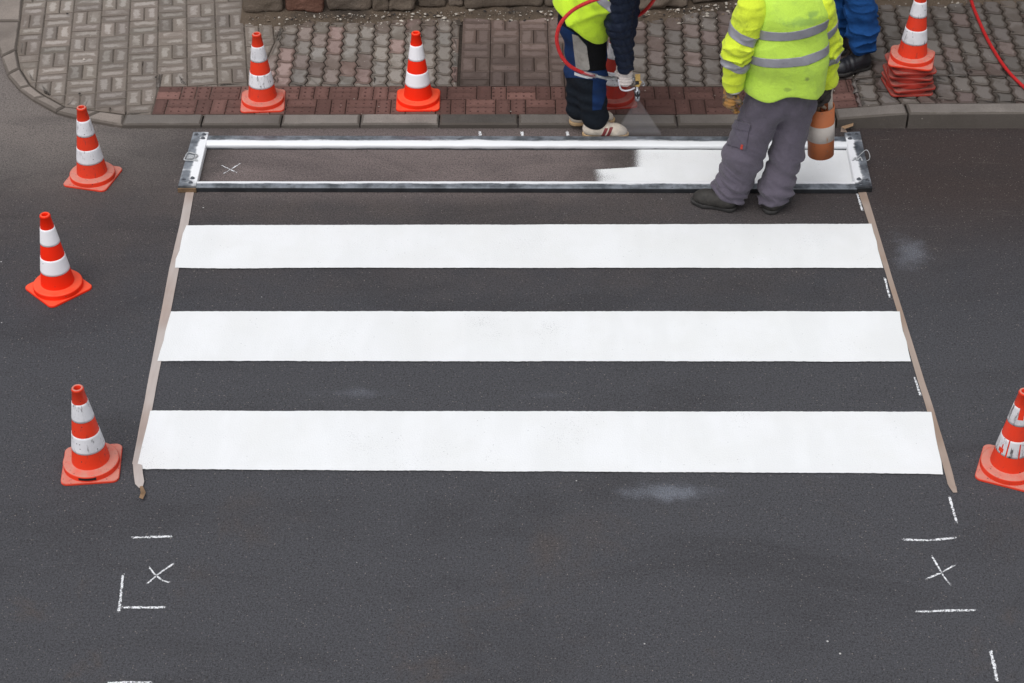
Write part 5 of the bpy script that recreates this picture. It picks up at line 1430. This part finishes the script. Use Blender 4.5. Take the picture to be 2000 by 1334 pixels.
# ================================================================== third worker, only the legs in view
def worker_blue():
    def Pz(u, v, dz):
        p = P(u, v)
        for _ in range(3): p = G(u, v, zp(p.x) + dz)
        return p
    h1, t1 = Pz(1697, 122, .035), Pz(1643, 138, .035); h2 = Pz(1652, 96, .03); t2 = Pz(1606, 104, .03); z = zp(h1.x)
    base = Vector((h1.x - .1, (h1.y + h2.y) / 2, z))
    root = empty('person', base, 'worker in bright blue trousers and black boots behind the lime vest worker', 'person')
    a1, k1, p1 = W(1684, 90, h1.y), W(1681, 18, h1.y + .02), W(1668, -85, h1.y + .06)
    a2, k2, p2 = W(1640, 78, h2.y), W(1642, 8, h2.y), W(1642, -90, h2.y - .05)
    l1 = union(chain([p1, k1, W(1685, 60, h1.y), a1], [.115, .095, .092, .078]), .04); l2 = union(chain([p2, k2, a2], [.115, .09, .078]), .04)
    hc = (p1 + p2) / 2 + Vector((0, 0, .05)); sd = (p1 - p2); sd.z = 0; sd.normalize()
    top = cap(hc, hc + Vector((0, 0, .12)), .13, .13, sd, 1.3); zc = a1.z
    def tro(p): return smin(smin(l1(p), l2(p), .02), top(p), .06)
    tro = cut(tro, [half((base.x, base.y, zc - .03), (0, 0, -1))], .01)
    def fold(p): return .006 * wave(p, (.2, .1, 1), 11, 1.4, 6, 6) * fade(-p[:, 2], -z - .55, -z - .3) * (.3 + vnoise(p * 6)) - .015 * (1 - np.abs(vnoise(p * np.array([8, 8, 14], np.float32) + 5) - .5) * 2) ** 5 * (.3 + fade(-p[:, 2], -z - .65, -z - .3)) + .012 * (vnoise(p * 8 + 3) - .5) + .005 * wave(p, (1, 0, .5), 8, 1, 4, 5)
    lo, hi = bounds([p1, p2, a1, a2, hc + Vector((0, 0, .12))], .22); lo[2] = zc - .06
    to, v, q = sm_obj('trousers', folds(tro, fold), lo, hi, .0075, M['blue_trousers'], root, base)
    for h_, t_, a_ in ((h1, t1, a1), (h2, t2, a2)):
        d_ = (t_ - h_).normalized()
        o, v2, q2, A, (dd, ss) = shoe(root, base, h_, h_ + d_ * .30, z, .17, (M['boot_black'], M['sole_black']), 'boot', .053, Vector((a_.x, a_.y, z + .17)), h=.0048)
        for t in (.40, .47, .54):
            tube('lace', [A(t + .012 * x, .03 * x, .118 - .25 * (t - .40) - .02 * x * x) for x in np.linspace(-1, 1, 6)], .0035, M['boot_worn'], o, base, 6)
    ch = hc + Vector((-.02, 0, .42)); nk = hc + Vector((-.04, 0, .60)); hd = hc + Vector((-.07, 0, .77))
    t_ = union([cap(hc + Vector((0, 0, -.04)), ch, .15, .15, sd, 1.35), cap(ch, nk, .15, .07, sd, 1.5)], .05)
    lo, hi = bounds([hc, nk], .32)
    sm_obj('jacket', folds(cut(t_, [half(hc + Vector((0, 0, -.06)), (0, 0, -1))], .012), lambda p: .008 * (vnoise(p * 9) - .5)), lo, hi, .0095, M['jacket_dark'], root, base)
    J = dict(hipc=hc, chest=ch, neck=nk, head=hd, side=sd, hipL=p1, hipR=p2, kneL=k1, kneR=k2, ankL=Vector((a1.x, a1.y, z + .1)), ankR=Vector((a2.x, a2.y, z + .1)), toeL=h1.lerp(t1, .5), toeR=h2.lerp(t2, .5))
    fw = Vector((-1, -.25, 0))
    for a_, sg in (('L', 1), ('R', -1)):
        S = nk + sd * .19 * sg + Vector((0, 0, -.09)); E = S + Vector((-.02, 0, -.29)) + sd * .05 * sg; Wr = E + fw * .16 + Vector((0, 0, -.17))
        J['sho' + a_], J['elb' + a_], J['wri' + a_] = S, E, Wr
        s_ = cut(union(chain([S, E, Wr], [.08, .066, .052]), .03), [half(Wr, (Wr - E).normalized())], .01); lo, hi = bounds([S, E, Wr], .12)
        sm_obj('jacket_sleeve', folds(s_, lambda p: .008 * (vnoise(p * 13) - .5)), lo, hi, .0085, M['jacket_dark'], root, base)
        glove('glove', root, base, Wr, (Wr - E), sd * sg, M['glove_leather'], right=(sg < 0), curl=.7, h=.004)
    body(root, base, J, fw + Vector((0, 0, -.3)))
worker_blue()

EXPOSURE, DENOISE = 0.20, True

# ------------------------------------------------------------------ light
SUN_EL, SUN_AZ = R(62), R(215)
w = bpy.data.worlds.new("World"); scene.world = w; w.use_nodes = True
nt = w.node_tree; nt.nodes.clear()
sky = nt.nodes.new('ShaderNodeTexSky'); sky.sky_type = 'NISHITA'; sky.sun_disc = False
sky.sun_elevation = SUN_EL; sky.sun_rotation = SUN_AZ; sky.air_density = 1.0; sky.dust_density = 1.5; sky.ozone_density = 1.0
hs = nt.nodes.new('ShaderNodeHueSaturation'); hs.inputs['Saturation'].default_value = .18
bg = nt.nodes.new('ShaderNodeBackground'); bg.inputs['Strength'].default_value = .15
wo = nt.nodes.new('ShaderNodeOutputWorld')
# overcast: the cloud layer is brighter overhead than at the horizon
tcw = nt.nodes.new('ShaderNodeTexCoord'); sx_ = nt.nodes.new('ShaderNodeSeparateXYZ'); mr = nt.nodes.new('ShaderNodeMapRange'); mx_ = nt.nodes.new('ShaderNodeMix'); mx_.data_type = 'RGBA'; mx_.blend_type = 'MULTIPLY'; mx_.inputs[0].default_value = 1
mr.inputs[1].default_value = 0; mr.inputs[2].default_value = 1; mr.inputs[3].default_value = .62; mr.inputs[4].default_value = 1.42
nt.links.new(tcw.outputs['Generated'], sx_.inputs[0]); nt.links.new(sx_.outputs[2], mr.inputs[0])
nt.links.new(sky.outputs[0], hs.inputs['Color']); nt.links.new(hs.outputs[0], mx_.inputs[6]); nt.links.new(mr.outputs[0], mx_.inputs[7]); nt.links.new(mx_.outputs[2], bg.inputs[0]); nt.links.new(bg.outputs[0], wo.inputs[0])
sd = bpy.data.lights.new('sun', 'SUN'); sd.energy = 1.0; sd.angle = R(50); sd.color = (1, .97, .93)
so = bpy.data.objects.new('sun', sd); COL.objects.link(so)
d = Vector((math.sin(SUN_AZ) * math.cos(SUN_EL), math.cos(SUN_AZ) * math.cos(SUN_EL), math.sin(SUN_EL)))
so.rotation_euler = (-d).to_track_quat('-Z', 'Y').to_euler(); so.location = d * 30
scene.view_settings.view_transform = 'Standard'; scene.view_settings.look = 'None'
scene.view_settings.exposure = EXPOSURE; scene.view_settings.gamma = 1
scene.view_settings.use_curve_mapping = False
scene.cycles.use_denoising = DENOISE
scene.cycles.volume_bounces = 2
